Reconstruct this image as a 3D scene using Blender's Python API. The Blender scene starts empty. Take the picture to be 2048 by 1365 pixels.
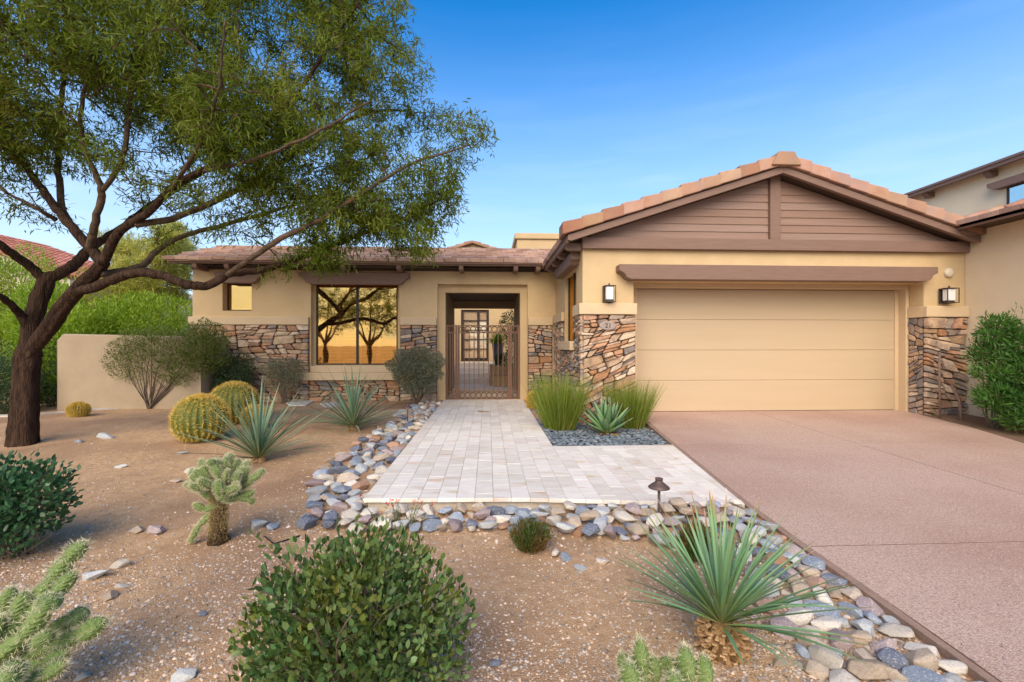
import bpy, bmesh, math, random
import numpy as np
from mathutils import Vector, Matrix, Euler
rnd = random.Random(7)
S = bpy.context.scene
C = S.collection
R = math.radians
# ------------------------------------------------------------------ camera
cam = bpy.data.objects.new('camera', bpy.data.cameras.new('camera')); C.objects.link(cam)
F, A, H, CX, HY = 910.0, R(2.96), 1.30, 1024.0, 690.0
cam.location = (0, 0, H); cam.rotation_euler = (R(90), 0, -A)
cam.data.sensor_width = 36; cam.data.lens = 36*F/2048; cam.data.shift_y = 7.5/2048
cam.data.clip_end = 2000; cam.data.clip_start = 0.05
S.camera = cam
# ------------------------------------------------------------------ sky, sun, exposure
SUN_EL, SUN_AZ = R(37), R(196)          # low sun behind the camera
W = bpy.data.worlds.new('World'); S.world = W; W.use_nodes = True
wn = W.node_tree; wn.nodes.clear()
sky = wn.nodes.new('ShaderNodeTexSky'); sky.sky_type = 'NISHITA'; sky.sun_disc = False
sky.sun_elevation = SUN_EL; sky.sun_rotation = SUN_AZ
sky.altitude = 300; sky.air_density = 1.0; sky.dust_density = 1.6; sky.ozone_density = 2.0
hs = wn.nodes.new('ShaderNodeHueSaturation'); hs.inputs['Hue'].default_value = 0.502; hs.inputs['Saturation'].default_value = 1.62
bg = wn.nodes.new('ShaderNodeBackground'); bg.inputs[1].default_value = 0.10
wo = wn.nodes.new('ShaderNodeOutputWorld')
wn.links.new(sky.outputs[0], hs.inputs['Color'])
# thin high haze: the sky pales towards the horizon, the same all round
wtc = wn.nodes.new('ShaderNodeTexCoord'); wsx = wn.nodes.new('ShaderNodeSeparateXYZ'); wn.links.new(wtc.outputs['Generated'], wsx.inputs[0])
wmr = wn.nodes.new('ShaderNodeMapRange'); wmr.interpolation_type = 'SMOOTHSTEP'; wmr.inputs[1].default_value = 0.02; wmr.inputs[2].default_value = 0.66; wmr.inputs[3].default_value = 0.92; wmr.inputs[4].default_value = 0.0
wn.links.new(wsx.outputs[2], wmr.inputs[0])
wcm = wn.nodes.new('ShaderNodeMapping'); wcm.inputs['Scale'].default_value = (2.0, 2.0, 14.0); wn.links.new(wtc.outputs['Generated'], wcm.inputs[0])
wnz = wn.nodes.new('ShaderNodeTexNoise'); wnz.inputs['Scale'].default_value = 2.2; wnz.inputs['Detail'].default_value = 8; wn.links.new(wcm.outputs[0], wnz.inputs['Vector'])
wcr = wn.nodes.new('ShaderNodeMapRange'); wcr.inputs[1].default_value = 0.45; wcr.inputs[2].default_value = 0.75; wcr.inputs[3].default_value = 0.92; wcr.inputs[4].default_value = 1.12; wn.links.new(wnz.outputs[0], wcr.inputs[0])
wml = wn.nodes.new('ShaderNodeMath'); wml.operation = 'MULTIPLY'; wml.use_clamp = True; wn.links.new(wmr.outputs[0], wml.inputs[0]); wn.links.new(wcr.outputs[0], wml.inputs[1])
wmx = wn.nodes.new('ShaderNodeMix'); wmx.data_type = 'RGBA'; wmx.inputs[7].default_value = (3.0, 3.7, 4.6, 1)
wn.links.new(wml.outputs[0], wmx.inputs[0]); wn.links.new(hs.outputs[0], wmx.inputs[6]); wn.links.new(wmx.outputs[2], bg.inputs[0]); wn.links.new(bg.outputs[0], wo.inputs[0])
sun = bpy.data.objects.new('sun', bpy.data.lights.new('sun', 'SUN')); C.objects.link(sun)
sun.data.energy = 1.5; sun.data.angle = R(60); sun.data.color = (1.0, 0.82, 0.56)
sd = Vector((math.sin(SUN_AZ)*math.cos(SUN_EL), math.cos(SUN_AZ)*math.cos(SUN_EL), math.sin(SUN_EL)))
sun.rotation_euler = sd.to_track_quat('Z', 'Y').to_euler(); sun.location = (0, -5, 9)
S.view_settings.view_transform = 'Standard'; S.view_settings.look = 'None'
S.view_settings.exposure = 1.5; S.view_settings.gamma = 1; S.view_settings.use_curve_mapping = False
S.render.engine = 'CYCLES'
# ------------------------------------------------------------------ photo geometry -> world
def ray(px, py):
    u = (px-CX)/F; v = (HY-py)/F
    return Vector((math.sin(A)+u*math.cos(A), math.cos(A)-u*math.sin(A), v))
def at(px, py, Y):
    d = ray(px, py); t = Y/d.y; return Vector((d.x*t, Y, H+d.z*t))
def gnd(px, py, z=0.0):
    d = ray(px, py); t = (z-H)/d.z; return Vector((d.x*t, d.y*t, z))
def fx(px, Y): return at(px, HY, Y).x
def drive_z(Y): return 0.076-0.0315*(8.17-Y)
def ground_z(x, y):
    if y > 8: z = -0.02+0.003*min(max(y-8, 0), 3)
    else: z = -0.02-0.022*(8-max(y, -2))
    n = 0.018*math.sin(x*1.3+0.6*y)*math.sin(y*1.1-0.4*x+1.0)+0.008*math.sin(x*4.1+y*2.3)*math.sin(y*3.7-x)
    return z+n*max(0, min(1, (12-abs(y))/4))
def gpt(px, py):
    z = -0.08
    for _ in range(6):
        p = gnd(px, py, z); z = ground_z(p.x, p.y)
    return Vector((p.x, p.y, z))
# ------------------------------------------------------------------ materials
MATS = {}
def mat(name, c1, c2=None, scale=8.0, rough=0.8, bump=0.0, bscale=60.0, island=0.0, objrand=0.0, detail=6.0,
        spec=0.3, c3=None, scale3=2.0, thr=(0.45, 0.62), rand_hue=0.0, trans=0.0, ramp_pts=None, coord='Object', metal=0.0, stretch=None, speck=None):
    if name in MATS: return MATS[name]
    m = bpy.data.materials.new(name); m.use_nodes = True; MATS[name] = m
    nt = m.node_tree; N = nt.nodes; L = nt.links; bs = N['Principled BSDF']
    tc = N.new('ShaderNodeTexCoord'); src = tc.outputs[coord]
    if stretch:
        mp = N.new('ShaderNodeMapping'); mp.inputs['Scale'].default_value = stretch; L.new(src, mp.inputs[0]); src = mp.outputs[0]
    if objrand or rand_hue:
        oi = N.new('ShaderNodeObjectInfo')
        va = N.new('ShaderNodeVectorMath'); va.operation = 'ADD'
        cmb = N.new('ShaderNodeCombineXYZ'); ml = N.new('ShaderNodeMath'); ml.operation = 'MULTIPLY'; ml.inputs[1].default_value = 37.0
        L.new(oi.outputs['Random'], ml.inputs[0]); L.new(ml.outputs[0], cmb.inputs[0]); L.new(ml.outputs[0], cmb.inputs[2])
        L.new(src, va.inputs[0]); L.new(cmb.outputs[0], va.inputs[1]); src = va.outputs[0]
    rgb = lambda c: (c[0], c[1], c[2], 1)
    col = None
    if c2:
        nz = N.new('ShaderNodeTexNoise'); nz.inputs['Scale'].default_value = scale; nz.inputs['Detail'].default_value = detail
        nz.inputs['Roughness'].default_value = 0.62
        L.new(src, nz.inputs['Vector'])
        rp = N.new('ShaderNodeValToRGB'); rp.color_ramp.elements[0].position = 0.32; rp.color_ramp.elements[1].position = 0.68
        rp.color_ramp.elements[0].color = rgb(c1); rp.color_ramp.elements[1].color = rgb(c2)
        L.new(nz.outputs[0], rp.inputs[0]); col = rp.outputs[0]
    else:
        rr = N.new('ShaderNodeRGB'); rr.outputs[0].default_value = rgb(c1); col = rr.outputs[0]
    if c3:
        n3 = N.new('ShaderNodeTexNoise'); n3.inputs['Scale'].default_value = scale3; n3.inputs['Detail'].default_value = 5; L.new(src, n3.inputs['Vector'])
        r3 = N.new('ShaderNodeValToRGB'); r3.color_ramp.elements[0].position = thr[0]; r3.color_ramp.elements[1].position = thr[1]
        L.new(n3.outputs[0], r3.inputs[0])
        mx = N.new('ShaderNodeMix'); mx.data_type = 'RGBA'; L.new(r3.outputs[0], mx.inputs[0]); L.new(col, mx.inputs[6]); mx.inputs[7].default_value = rgb(c3); col = mx.outputs[2]
    if speck:
        for sc_, lo, colr in speck:
            vo = N.new('ShaderNodeTexNoise'); vo.inputs['Scale'].default_value = sc_; vo.inputs['Detail'].default_value = 2; L.new(src, vo.inputs['Vector'])
            rs_ = N.new('ShaderNodeValToRGB'); rs_.color_ramp.elements[0].position = lo-0.06; rs_.color_ramp.elements[1].position = lo; L.new(vo.outputs[0], rs_.inputs[0])
            ms = N.new('ShaderNodeMix'); ms.data_type = 'RGBA'; L.new(rs_.outputs[0], ms.inputs[0]); L.new(col, ms.inputs[6]); ms.inputs[7].default_value = rgb(colr); col = ms.outputs[2]
    if island or objrand:
        hsv = N.new('ShaderNodeHueSaturation')
        def rng(sock, lo, hi):
            mr = N.new('ShaderNodeMapRange'); mr.inputs[3].default_value = lo; mr.inputs[4].default_value = hi; L.new(sock, mr.inputs[0]); return mr.outputs[0]
        if island:
            gi = N.new('ShaderNodeNewGeometry'); s = gi.outputs['Random Per Island']; k = island
        else:
            s = oi.outputs['Random']; k = objrand
        wn_ = N.new('ShaderNodeTexWhiteNoise'); wn_.noise_dimensions = '1D'; L.new(s, wn_.inputs['W'])
        L.new(rng(wn_.outputs['Value'], 1-k, 1+k), hsv.inputs['Value'])
        if rand_hue: L.new(rng(s, 0.5-rand_hue, 0.5+rand_hue), hsv.inputs['Hue'])
        L.new(rng(wn_.outputs['Value'], 1.1, 0.9), hsv.inputs['Saturation'])
        L.new(col, hsv.inputs['Color']); col = hsv.outputs[0]
    L.new(col, bs.inputs['Base Color'])
    bs.inputs['Roughness'].default_value = rough; bs.inputs['Specular IOR Level'].default_value = spec; bs.inputs['Metallic'].default_value = metal
    if bump:
        nb = N.new('ShaderNodeTexNoise'); nb.inputs['Scale'].default_value = bscale; nb.inputs['Detail'].default_value = 8; L.new(src, nb.inputs['Vector'])
        bp = N.new('ShaderNodeBump'); bp.inputs['Strength'].default_value = min(1, bump); bp.inputs['Distance'].default_value = 0.02*max(1, bump)
        L.new(nb.outputs[0], bp.inputs['Height']); L.new(bp.outputs[0], bs.inputs['Normal'])
    if trans:
        tr = N.new('ShaderNodeBsdfTranslucent'); mxs = N.new('ShaderNodeMixShader'); mxs.inputs[0].default_value = trans
        L.new(col, tr.inputs[0]); L.new(bs.outputs[0], mxs.inputs[1]); L.new(tr.outputs[0], mxs.inputs[2]); L.new(mxs.outputs[0], N['Material Output'].inputs[0])
    return m
# ------------------------------------------------------------------ mesh builder
def world_of(o):
    p = Vector((0, 0, 0))
    while o: p = p+o.location; o = o.parent
    return p
class MB:
    def __init__(s): s.v = []; s.f = []
    def add(s, vs, fs):
        n = len(s.v); s.v += [tuple(v) for v in vs]; s.f += [tuple(i+n for i in f) for f in fs]; return s
    def box(s, x0, x1, y0, y1, z0, z1):
        return s.add([(x0,y0,z0),(x1,y0,z0),(x1,y1,z0),(x0,y1,z0),(x0,y0,z1),(x1,y0,z1),(x1,y1,z1),(x0,y1,z1)],
                     [(0,3,2,1),(4,5,6,7),(0,1,5,4),(1,2,6,5),(2,3,7,6),(3,0,4,7)])
    def prism(s, pts, vec):          # polygon (3D points, one plane) swept by vec
        n = len(pts); vec = Vector(vec); P = [Vector(p) for p in pts]
        return s.add(P+[p+vec for p in P], [tuple(range(n)), tuple(range(2*n-1, n-1, -1))]+[(i, i+n, (i+1) % n+n, (i+1) % n) for i in range(n)])
    def tube(s, path, radii, n=8, cap=True, twist=0.0, ridge=None):
        P = [Vector(p) for p in path]; base = len(s.v); m = len(P)
        up = Vector((0.31, 0.17, 0.93))
        for i, p in enumerate(P):
            d = (P[min(i+1, m-1)]-P[max(i-1, 0)]).normalized()
            a = d.cross(up)
            if a.length < 1e-4: a = d.cross(Vector((1, 0, 0)))
            a.normalize(); b = d.cross(a)
            r = radii[i] if hasattr(radii, '__len__') else radii
            for k in range(n):
                t = 2*math.pi*k/n+twist; q = r*(ridge(k, i) if ridge else 1); s.v.append(tuple(p+a*(q*math.cos(t))+b*(q*math.sin(t))))
        for i in range(m-1):
            for k in range(n):
                s.f.append((base+i*n+k, base+i*n+(k+1) % n, base+(i+1)*n+(k+1) % n, base+(i+1)*n+k))
        if cap:
            s.f.append(tuple(base+k for k in range(n-1, -1, -1))); s.f.append(tuple(base+(m-1)*n+k for k in range(n)))
        return s
    def lathe(s, prof, c=(0,0,0), n=16):   # prof: (r,z)
        base = len(s.v)
        for r, z in prof:
            for k in range(n):
                t = 2*math.pi*k/n; s.v.append((c[0]+r*math.cos(t), c[1]+r*math.sin(t), c[2]+z))
        for i in range(len(prof)-1):
            for k in range(n): s.f.append((base+i*n+k, base+i*n+(k+1) % n, base+(i+1)*n+(k+1) % n, base+(i+1)*n+k))
        s.f.append(tuple(base+k for k in range(n-1, -1, -1))); s.f.append(tuple(base+(len(prof)-1)*n+k for k in range(n)))
        return s
    def build(s, name, m, parent=None, origin=None, smooth=False, bevel=0.0, seg=2):
        off = world_of(parent) if parent else Vector((0, 0, 0))
        if origin is not None: off = off if parent else Vector(origin)
        me = bpy.data.meshes.new(name)
        me.from_pydata([(x-off.x, y-off.y, z-off.z) for x, y, z in s.v], [], s.f); me.update()
        if m: me.materials.append(m)
        if smooth: me.polygons.foreach_set('use_smooth', [True]*len(me.polygons))
        o = bpy.data.objects.new(name, me); C.objects.link(o)
        if parent: o.parent = parent
        elif origin is not None: o.location = off
        if bevel:
            b = o.modifiers.new('bevel', 'BEVEL'); b.width = bevel; b.segments = seg; b.limit_method = 'ANGLE'; b.angle_limit = R(40)
        return o
def tag(o, label=None, cat=None, group=None, kind=None):
    if label: o['label'] = label
    if cat: o['category'] = cat
    if group: o['group'] = group
    if kind: o['kind'] = kind
    return o
def thing(name, label, cat, loc, group=None):
    o = bpy.data.objects.new(name, None); C.objects.link(o); o.location = loc; o.empty_display_size = 0.1
    return tag(o, label, cat, group)
def copy_tree(o, parent=None):
    c = o.copy(); C.objects.link(c); c.parent = parent
    for ch in list(o.children): copy_tree(ch, c)
    return c
def inst(name, me, loc, rot=None, scale=None, parent=None):
    o = bpy.data.objects.new(name, me); C.objects.link(o)
    if parent: o.parent = parent; loc = Vector(loc)-world_of(parent)
    o.location = loc
    if rot is not None:
        if isinstance(rot, Matrix): o.rotation_euler = rot.to_euler()
        else: o.rotation_euler = rot
    if scale is not None: o.scale = scale if hasattr(scale, '__len__') else (scale,)*3
    return o
def np_mesh(name, V, Fq, m, smooth=False):
    """V (n,3) array, Fq (k,3|4) int array"""
    me = bpy.data.meshes.new(name); V = np.ascontiguousarray(V, dtype=np.float32); k, c = Fq.shape
    me.vertices.add(len(V)); me.vertices.foreach_set('co', V.ravel())
    me.loops.add(k*c); me.loops.foreach_set('vertex_index', Fq.astype(np.int32).ravel())
    me.polygons.add(k); me.polygons.foreach_set('loop_start', np.arange(0, k*c, c, dtype=np.int32))
    me.update(calc_edges=True); me.validate()
    if m: me.materials.append(m)
    if smooth: me.polygons.foreach_set('use_smooth', [True]*len(me.polygons))
    return me
def np_obj(name, V, Fq, m, parent=None, origin=(0, 0, 0), smooth=False):
    off = np.array(world_of(parent) if parent else origin)
    o = bpy.data.objects.new(name, np_mesh(name, V-off, Fq, m, smooth)); C.objects.link(o)
    if parent: o.parent = parent
    else: o.location = off
    return o
def leaves(P, D, Nn, L, Wd, tv, tf):
    """copies of a template (along, side, up) at P with direction D, normal hint Nn, lengths L, widths Wd"""
    P, D, Nn = map(lambda a: np.asarray(a, float), (P, D, Nn))
    D = D/np.maximum(1e-6, np.linalg.norm(D, axis=1))[:, None]
    Sd = np.cross(D, Nn); Sd /= np.maximum(1e-6, np.linalg.norm(Sd, axis=1))[:, None]; U = np.cross(Sd, D)
    tv = np.asarray(tv, float); n, k = len(P), len(tv)
    V = P[:, None, :]+D[:, None, :]*(tv[None, :, 0:1]*L[:, None, None])+Sd[:, None, :]*(tv[None, :, 1:2]*Wd[:, None, None])+U[:, None, :]*(tv[None, :, 2:3]*L[:, None, None])
    Fq = (np.asarray(tf)[None]+(np.arange(n)*k)[:, None, None]).reshape(-1, len(tf[0]))
    return V.reshape(-1, 3), Fq
rg = np.random.default_rng(11)
# ================================================================== SETTING
m_dirt = mat('desert_soil', (0.45,0.265,0.135), (0.63,0.41,0.225), scale=14, rough=0.95, bump=0.7, bscale=150, c3=(0.34,0.20,0.11), scale3=0.8, thr=(0.42,0.62), spec=0.1, speck=((230.0, 0.66, (0.66,0.53,0.40)), (170.0, 0.70, (0.26,0.17,0.12))))
m_drive = mat('exposed_aggregate', (0.42,0.275,0.21), (0.64,0.47,0.375), scale=75, rough=0.85, bump=0.6, bscale=160, c3=(0.43,0.275,0.21), scale3=0.55, thr=(0.42,0.68), detail=3, spec=0.25, speck=((95.0, 0.65, (0.66,0.51,0.43)), (80.0, 0.68, (0.27,0.185,0.155))))
m_curb = mat('brown_concrete', (0.26,0.17,0.125), (0.34,0.23,0.17), scale=12, rough=0.9, bump=0.3)
m_trav = mat('travertine', (0.66,0.60,0.515), (0.78,0.735,0.66), scale=4, rough=0.55, bump=0.12, bscale=45, objrand=0.09, c3=(0.60,0.45,0.31), scale3=2.6, thr=(0.58,0.72), rand_hue=0.012, stretch=(1.0,3.0,1.0))
m_joint = mat('joint_sand', (0.52,0.44,0.345), (0.60,0.52,0.42), scale=30)
# ground: one sheet, fine near the camera
def axis(a, b, step, far): 
    n = int(round((b-a)/step)); core = [a+step*i for i in range(n+1)]
    lo = [a-(2**k) for k in range(0, far)]; hi = [b+(2**k) for k in range(0, far)]
    return sorted(lo)+core+hi
xs = axis(-12, 10, 0.16, 10); ys = axis(-1, 13, 0.16, 10)
g = MB()
for y in ys:
    for x in xs: g.v.append((x, y, ground_z(x, y) if abs(x) < 40 and -20 < y < 40 else -0.05))
nx = len(xs)
for j in range(len(ys)-1):
    for i in range(nx-1): g.f.append((j*nx+i, j*nx+i+1, (j+1)*nx+i+1, (j+1)*nx+i))
tag(g.build('ground', m_dirt, smooth=True), kind='structure', label='sandy brown desert soil of the front garden')
# driveway slab (sloping plane), with saw-cut joints
def dz(x, y): return drive_z(y)
L_edge = [(2.62,8.2),(2.60,7.75),(2.386,5.74),(2.19,3.79),(2.15,3.0),(2.13,2.0),(2.05,0.6),(1.9,-3)]
R_edge = [(7.72,8.2),(7.70,8.0),(7.45,6.68),(7.08,5.66),(6.75,4.6),(6.6,3.0),(6.6,0.6),(6.6,-3)]
drv = bpy.data.objects.new('driveway', None); C.objects.link(drv); tag(drv, 'pink brown exposed aggregate concrete driveway', None, None, 'structure')
def interp(edge, y):
    for (x0, y0), (x1, y1) in zip(edge, edge[1:]):
        if y1 <= y <= y0: return x0+(x1-x0)*(y0-y)/(y0-y1)
    return edge[-1][0]
ycuts = [8.2, 5.79, 3.02, 0.9, -3]
xcut = 4.85
gap = 0.006
for a, b in zip(ycuts, ycuts[1:]):
    for side in (0, 1):
        yy = sorted({a-gap, b+gap}|{e[1] for e in (L_edge if side == 0 else R_edge) if b+gap < e[1] < a-gap}, reverse=True)
        top = []
        if side == 0: outer = [(interp(L_edge, y)+0.05, y) for y in yy]; inner = [(xcut-gap, y) for y in reversed(yy)]
        else: outer = [(interp(R_edge, y), y) for y in reversed(yy)]; inner = [(xcut+gap, y) for y in yy]
        poly = outer+inner
        m = MB().prism([(x, y, dz(x, y)-0.15) for x, y in poly], (0, 0, 0.15))
        m.build('slab', m_drive, drv)
m = MB()
for (x0, y0), (x1, y1) in zip(L_edge, L_edge[1:]):
    n = 1
    m.prism([(x0, y0, dz(0, y0)-0.2), (x0+0.05, y0, dz(0, y0)-0.2), (x1+0.05, y1, dz(0, y1)-0.2), (x1, y1, dz(0, y1)-0.2)], (0, 0, 0.196))
m.build('edge', m_curb, drv)
m = MB().prism([(interp(L_edge, y)+0.06, y, dz(0, y)-0.010) for y in (8.19, 5.74, 3.79, 0.6, -2.9)]+[(interp(R_edge, y)-0.01, y, dz(0, y)-0.010) for y in (-2.9, 0.6, 3.0, 4.6, 5.66, 6.68, 8.19)], (0, 0, 0.008))
m.build('joint', mat('joint_dark', (0.14,0.085,0.06), rough=0.9), drv)
# travertine walk: individual pavers
WX0, WX1, WY0, WY1 = -1.058, 0.826, 3.90, 10.84
walk = bpy.data.objects.new('walkway', None); C.objects.link(walk); tag(walk, 'pale travertine paver walk leading to the gate', None, None, 'structure')
def walk_z(x, y): return -0.06*max(0, min(1, (x-0.3)/1.9))*max(0, min(1, (5.8-y)/2.0))
def front_y(x): return 3.90-0.12*(x+1.06)/3.25
def paver(x0, x1, y0, y1):
    g_ = 0.001; x0 += g_; x1 -= g_; y0 += g_; y1 -= g_
    dzr = rnd.uniform(-0.0008, 0.0008)
    m = MB(); c = [(x0, y0), (x1, y0), (x1, y1), (x0, y1)]
    b = 0.003
    ci = [(x0+b, y0+b), (x1-b, y0+b), (x1-b, y1-b), (x0+b, y1-b)]
    m.add([(x, y, walk_z(x, y)-0.032) for x, y in c]+[(x, y, walk_z(x, y)-b+dzr) for x, y in c]+[(x, y, walk_z(x, y)+dzr) for x, y in ci],
          [(0,3,2,1)]+[(i, (i+1) % 4, 4+(i+1) % 4, 4+i) for i in range(4)]+[(4+i, 4+(i+1) % 4, 8+(i+1) % 4, 8+i) for i in range(4)]+[(8,9,10,11)])
    o = m.build('paver', m_trav, walk)
TW, TL = 0.157, 0.382
def column(x0, x1, ystart, yend, off):
    y = ystart; first = True
    while y < yend-0.02:
        y1 = y+(TL if not first else off)
        if yend-y1 < 0.12: y1 = yend
        paver(x0, x1, y, min(y1, yend)); y = y1; first = False
offs = [TL*0.95, TL*0.45, TL*0.7, TL*0.95, TL*0.3, TL*0.8, TL*0.5]
nc = 12; cw = (WX1-WX0)/nc
for i in range(nc):
    x0 = WX0+i*cw; column(x0, x0+cw, front_y(x0+cw/2), WY1, offs[(i*3) % 7])
xr = 2.17; nc2 = 9
for i in range(nc2):
    x0 = WX1+(xr-WX1)*i/nc2; x1 = WX1+(xr-WX1)*(i+1)/nc2
    column(x0, x1, front_y((x0+x1)/2), 5.80, offs[(i*3+36) % 7])
# last tapered pavers up to the driveway edge
yy = 3.80; 
while yy < 5.78:
    y1 = min(yy+TL, 5.80); xa, xb = interp(L_edge, yy)-0.004, interp(L_edge, y1)-0.004
    m = MB().prism([(xr+0.002, yy+0.002, -0.09), (max(xa, xr+0.012), yy+0.002, -0.09), (xb, y1-0.002, -0.09), (xr+0.002, y1-0.002, -0.09)], (0, 0, 0.09))
    for i in range(4, 8):
        x, y, z = m.v[i]; m.v[i] = (x, y, walk_z(x, y))
    for i in range(0, 4):
        x, y, z = m.v[i]; m.v[i] = (x, y, walk_z(x, y)-0.032)
    m.build('paver', m_trav, walk); yy = y1
def bed(poly, zt, zb): return [(x, y, zt+walk_z(x, y)) for x, y in poly]
m = MB()
m.prism([(x, y, walk_z(x, y)-0.14) for x, y in [(WX0+0.03, 3.945), (WX1, 3.88), (2.19, 3.83), (2.375, 5.79), (WX1-0.006, 5.79), (WX1-0.006, WY1), (WX0+0.012, WY1)]], (0, 0, 0.112))
m.build('mortar_bed', m_joint, walk)
# ================================================================== HOUSE
m_stucco = mat('tan_stucco', (0.57,0.42,0.235), (0.63,0.47,0.27), scale=2.2, rough=0.92, bump=0.5, bscale=110, spec=0.15, c3=(0.52,0.365,0.205), scale3=0.8, thr=(0.5,0.8))
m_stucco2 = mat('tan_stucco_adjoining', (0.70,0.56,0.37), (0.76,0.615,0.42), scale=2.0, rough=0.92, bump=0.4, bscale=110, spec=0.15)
m_band = mat('stucco_trim', (0.58,0.435,0.27), (0.63,0.475,0.30), scale=3, rough=0.9, bump=0.25, bscale=120, spec=0.15)
m_brown = mat('brown_paint', (0.19,0.118,0.088), (0.225,0.142,0.106), scale=6, rough=0.6, bump=0.12, bscale=90, stretch=(0.6,3,6))
m_plank = mat('brown_siding', (0.24,0.155,0.117), (0.29,0.19,0.145), scale=7, rough=0.65, bump=0.3, bscale=50, objrand=0.05, stretch=(0.25,3,9))
m_door = mat('garage_door_paint', (0.48,0.37,0.24), (0.51,0.395,0.26), scale=1.5, rough=0.5, bump=0.08, bscale=140, stretch=(0.2,1,3))
m_tile = mat('clay_roof_tile', (0.36,0.195,0.12), (0.44,0.27,0.18), scale=5, rough=0.85, bump=0.3, bscale=50, objrand=0.16, c3=(0.30,0.20,0.155), scale3=2.5, thr=(0.46,0.66), rand_hue=0.012)
m_tile2 = mat('clay_roof_tile_row', (0.45,0.285,0.21), (0.53,0.36,0.27), scale=5, rough=0.85, bump=0.3, bscale=50, island=0.18, rand_hue=0.0, c3=(0.37,0.245,0.195), scale3=1.6)
m_redtile = mat('red_roof_tile', (0.36,0.12,0.08), (0.44,0.18,0.12), scale=4, rough=0.8, island=0.25)
m_dark = mat('dark_bronze', (0.035,0.025,0.020), (0.05,0.036,0.03), scale=20, rough=0.45)
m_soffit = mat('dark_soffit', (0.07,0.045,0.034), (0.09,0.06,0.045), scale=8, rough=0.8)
m_room = mat('room_wall', (0.30,0.19,0.11), (0.34,0.22,0.13), scale=2, rough=0.9)
m_shut = mat('shutter_paint', (0.70,0.64,0.55), (0.74,0.68,0.58), scale=5, rough=0.5)
m_gate = mat('gate_metal', (0.16,0.085,0.055), (0.21,0.12,0.08), scale=14, rough=0.55, bump=0.2, metal=0.2)
m_mortar = mat('stone_mortar', (0.035,0.026,0.02), (0.06,0.045,0.034), scale=25, rough=0.95, bump=0.5)
m_frost = mat('frosted_glass', (0.80,0.82,0.82), rough=0.35, spec=0.5)
m_lant = mat('lantern_metal', (0.06,0.05,0.045), (0.085,0.07,0.06), scale=30, rough=0.5, metal=0.4)
m_pot = mat('grey_ceramic', (0.13,0.13,0.15), (0.17,0.17,0.19), scale=6, rough=0.5)
def glass_mat(name, refl, tint, gc=(1.0, 0.62, 0.2, 1)):
    m = bpy.data.materials.new(name); m.use_nodes = True; nt = m.node_tree; N = nt.nodes; L = nt.links
    gl = N.new('ShaderNodeBsdfGlossy'); gl.inputs['Roughness'].default_value = 0.015; gl.inputs[0].default_value = gc
    tr = N.new('ShaderNodeBsdfTransparent'); tr.inputs[0].default_value = tint
    mx = N.new('ShaderNodeMixShader'); mx.inputs[0].default_value = refl
    L.new(tr.outputs[0], mx.inputs[1]); L.new(gl.outputs[0], mx.inputs[2]); L.new(mx.outputs[0], N['Material Output'].inputs[0])
    nz = N.new('ShaderNodeTexNoise'); nz.inputs['Scale'].default_value = 1.3; bp = N.new('ShaderNodeBump'); bp.inputs['Strength'].default_value = 0.04; bp.inputs['Distance'].default_value = 0.05
    L.new(nz.outputs[0], bp.inputs['Height']); L.new(bp.outputs[0], gl.inputs['Normal'])
    return m
m_glass = glass_mat('window_glass', 0.64, (0.9, 0.9, 0.88, 1))  # default gc puts the gold of a reflected sunset into the gloss colour
# stone colours
ST = [mat('stone_tan', (0.42,0.27,0.165), (0.55,0.39,0.26), scale=9, rough=0.9, bump=0.9, bscale=22, objrand=0.2, c3=(0.30,0.21,0.15), scale3=6),
      mat('stone_rust', (0.40,0.205,0.11), (0.52,0.30,0.18), scale=8, rough=0.9, bump=0.9, bscale=22, objrand=0.18, c3=(0.28,0.17,0.12), scale3=5),
      mat('stone_grey', (0.20,0.165,0.15), (0.33,0.285,0.255), scale=9, rough=0.9, bump=0.9, bscale=22, objrand=0.22, c3=(0.40,0.29,0.20), scale3=5),
      mat('stone_cream', (0.50,0.37,0.25), (0.62,0.48,0.34), scale=9, rough=0.9, bump=0.8, bscale=22, objrand=0.12, c3=(0.40,0.30,0.22), scale3=5),
      mat('stone_slate', (0.13,0.115,0.115), (0.22,0.195,0.19), scale=9, rough=0.85, bump=0.8, bscale=24, objrand=0.2, c3=(0.30,0.23,0.18), scale3=5)]
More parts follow.
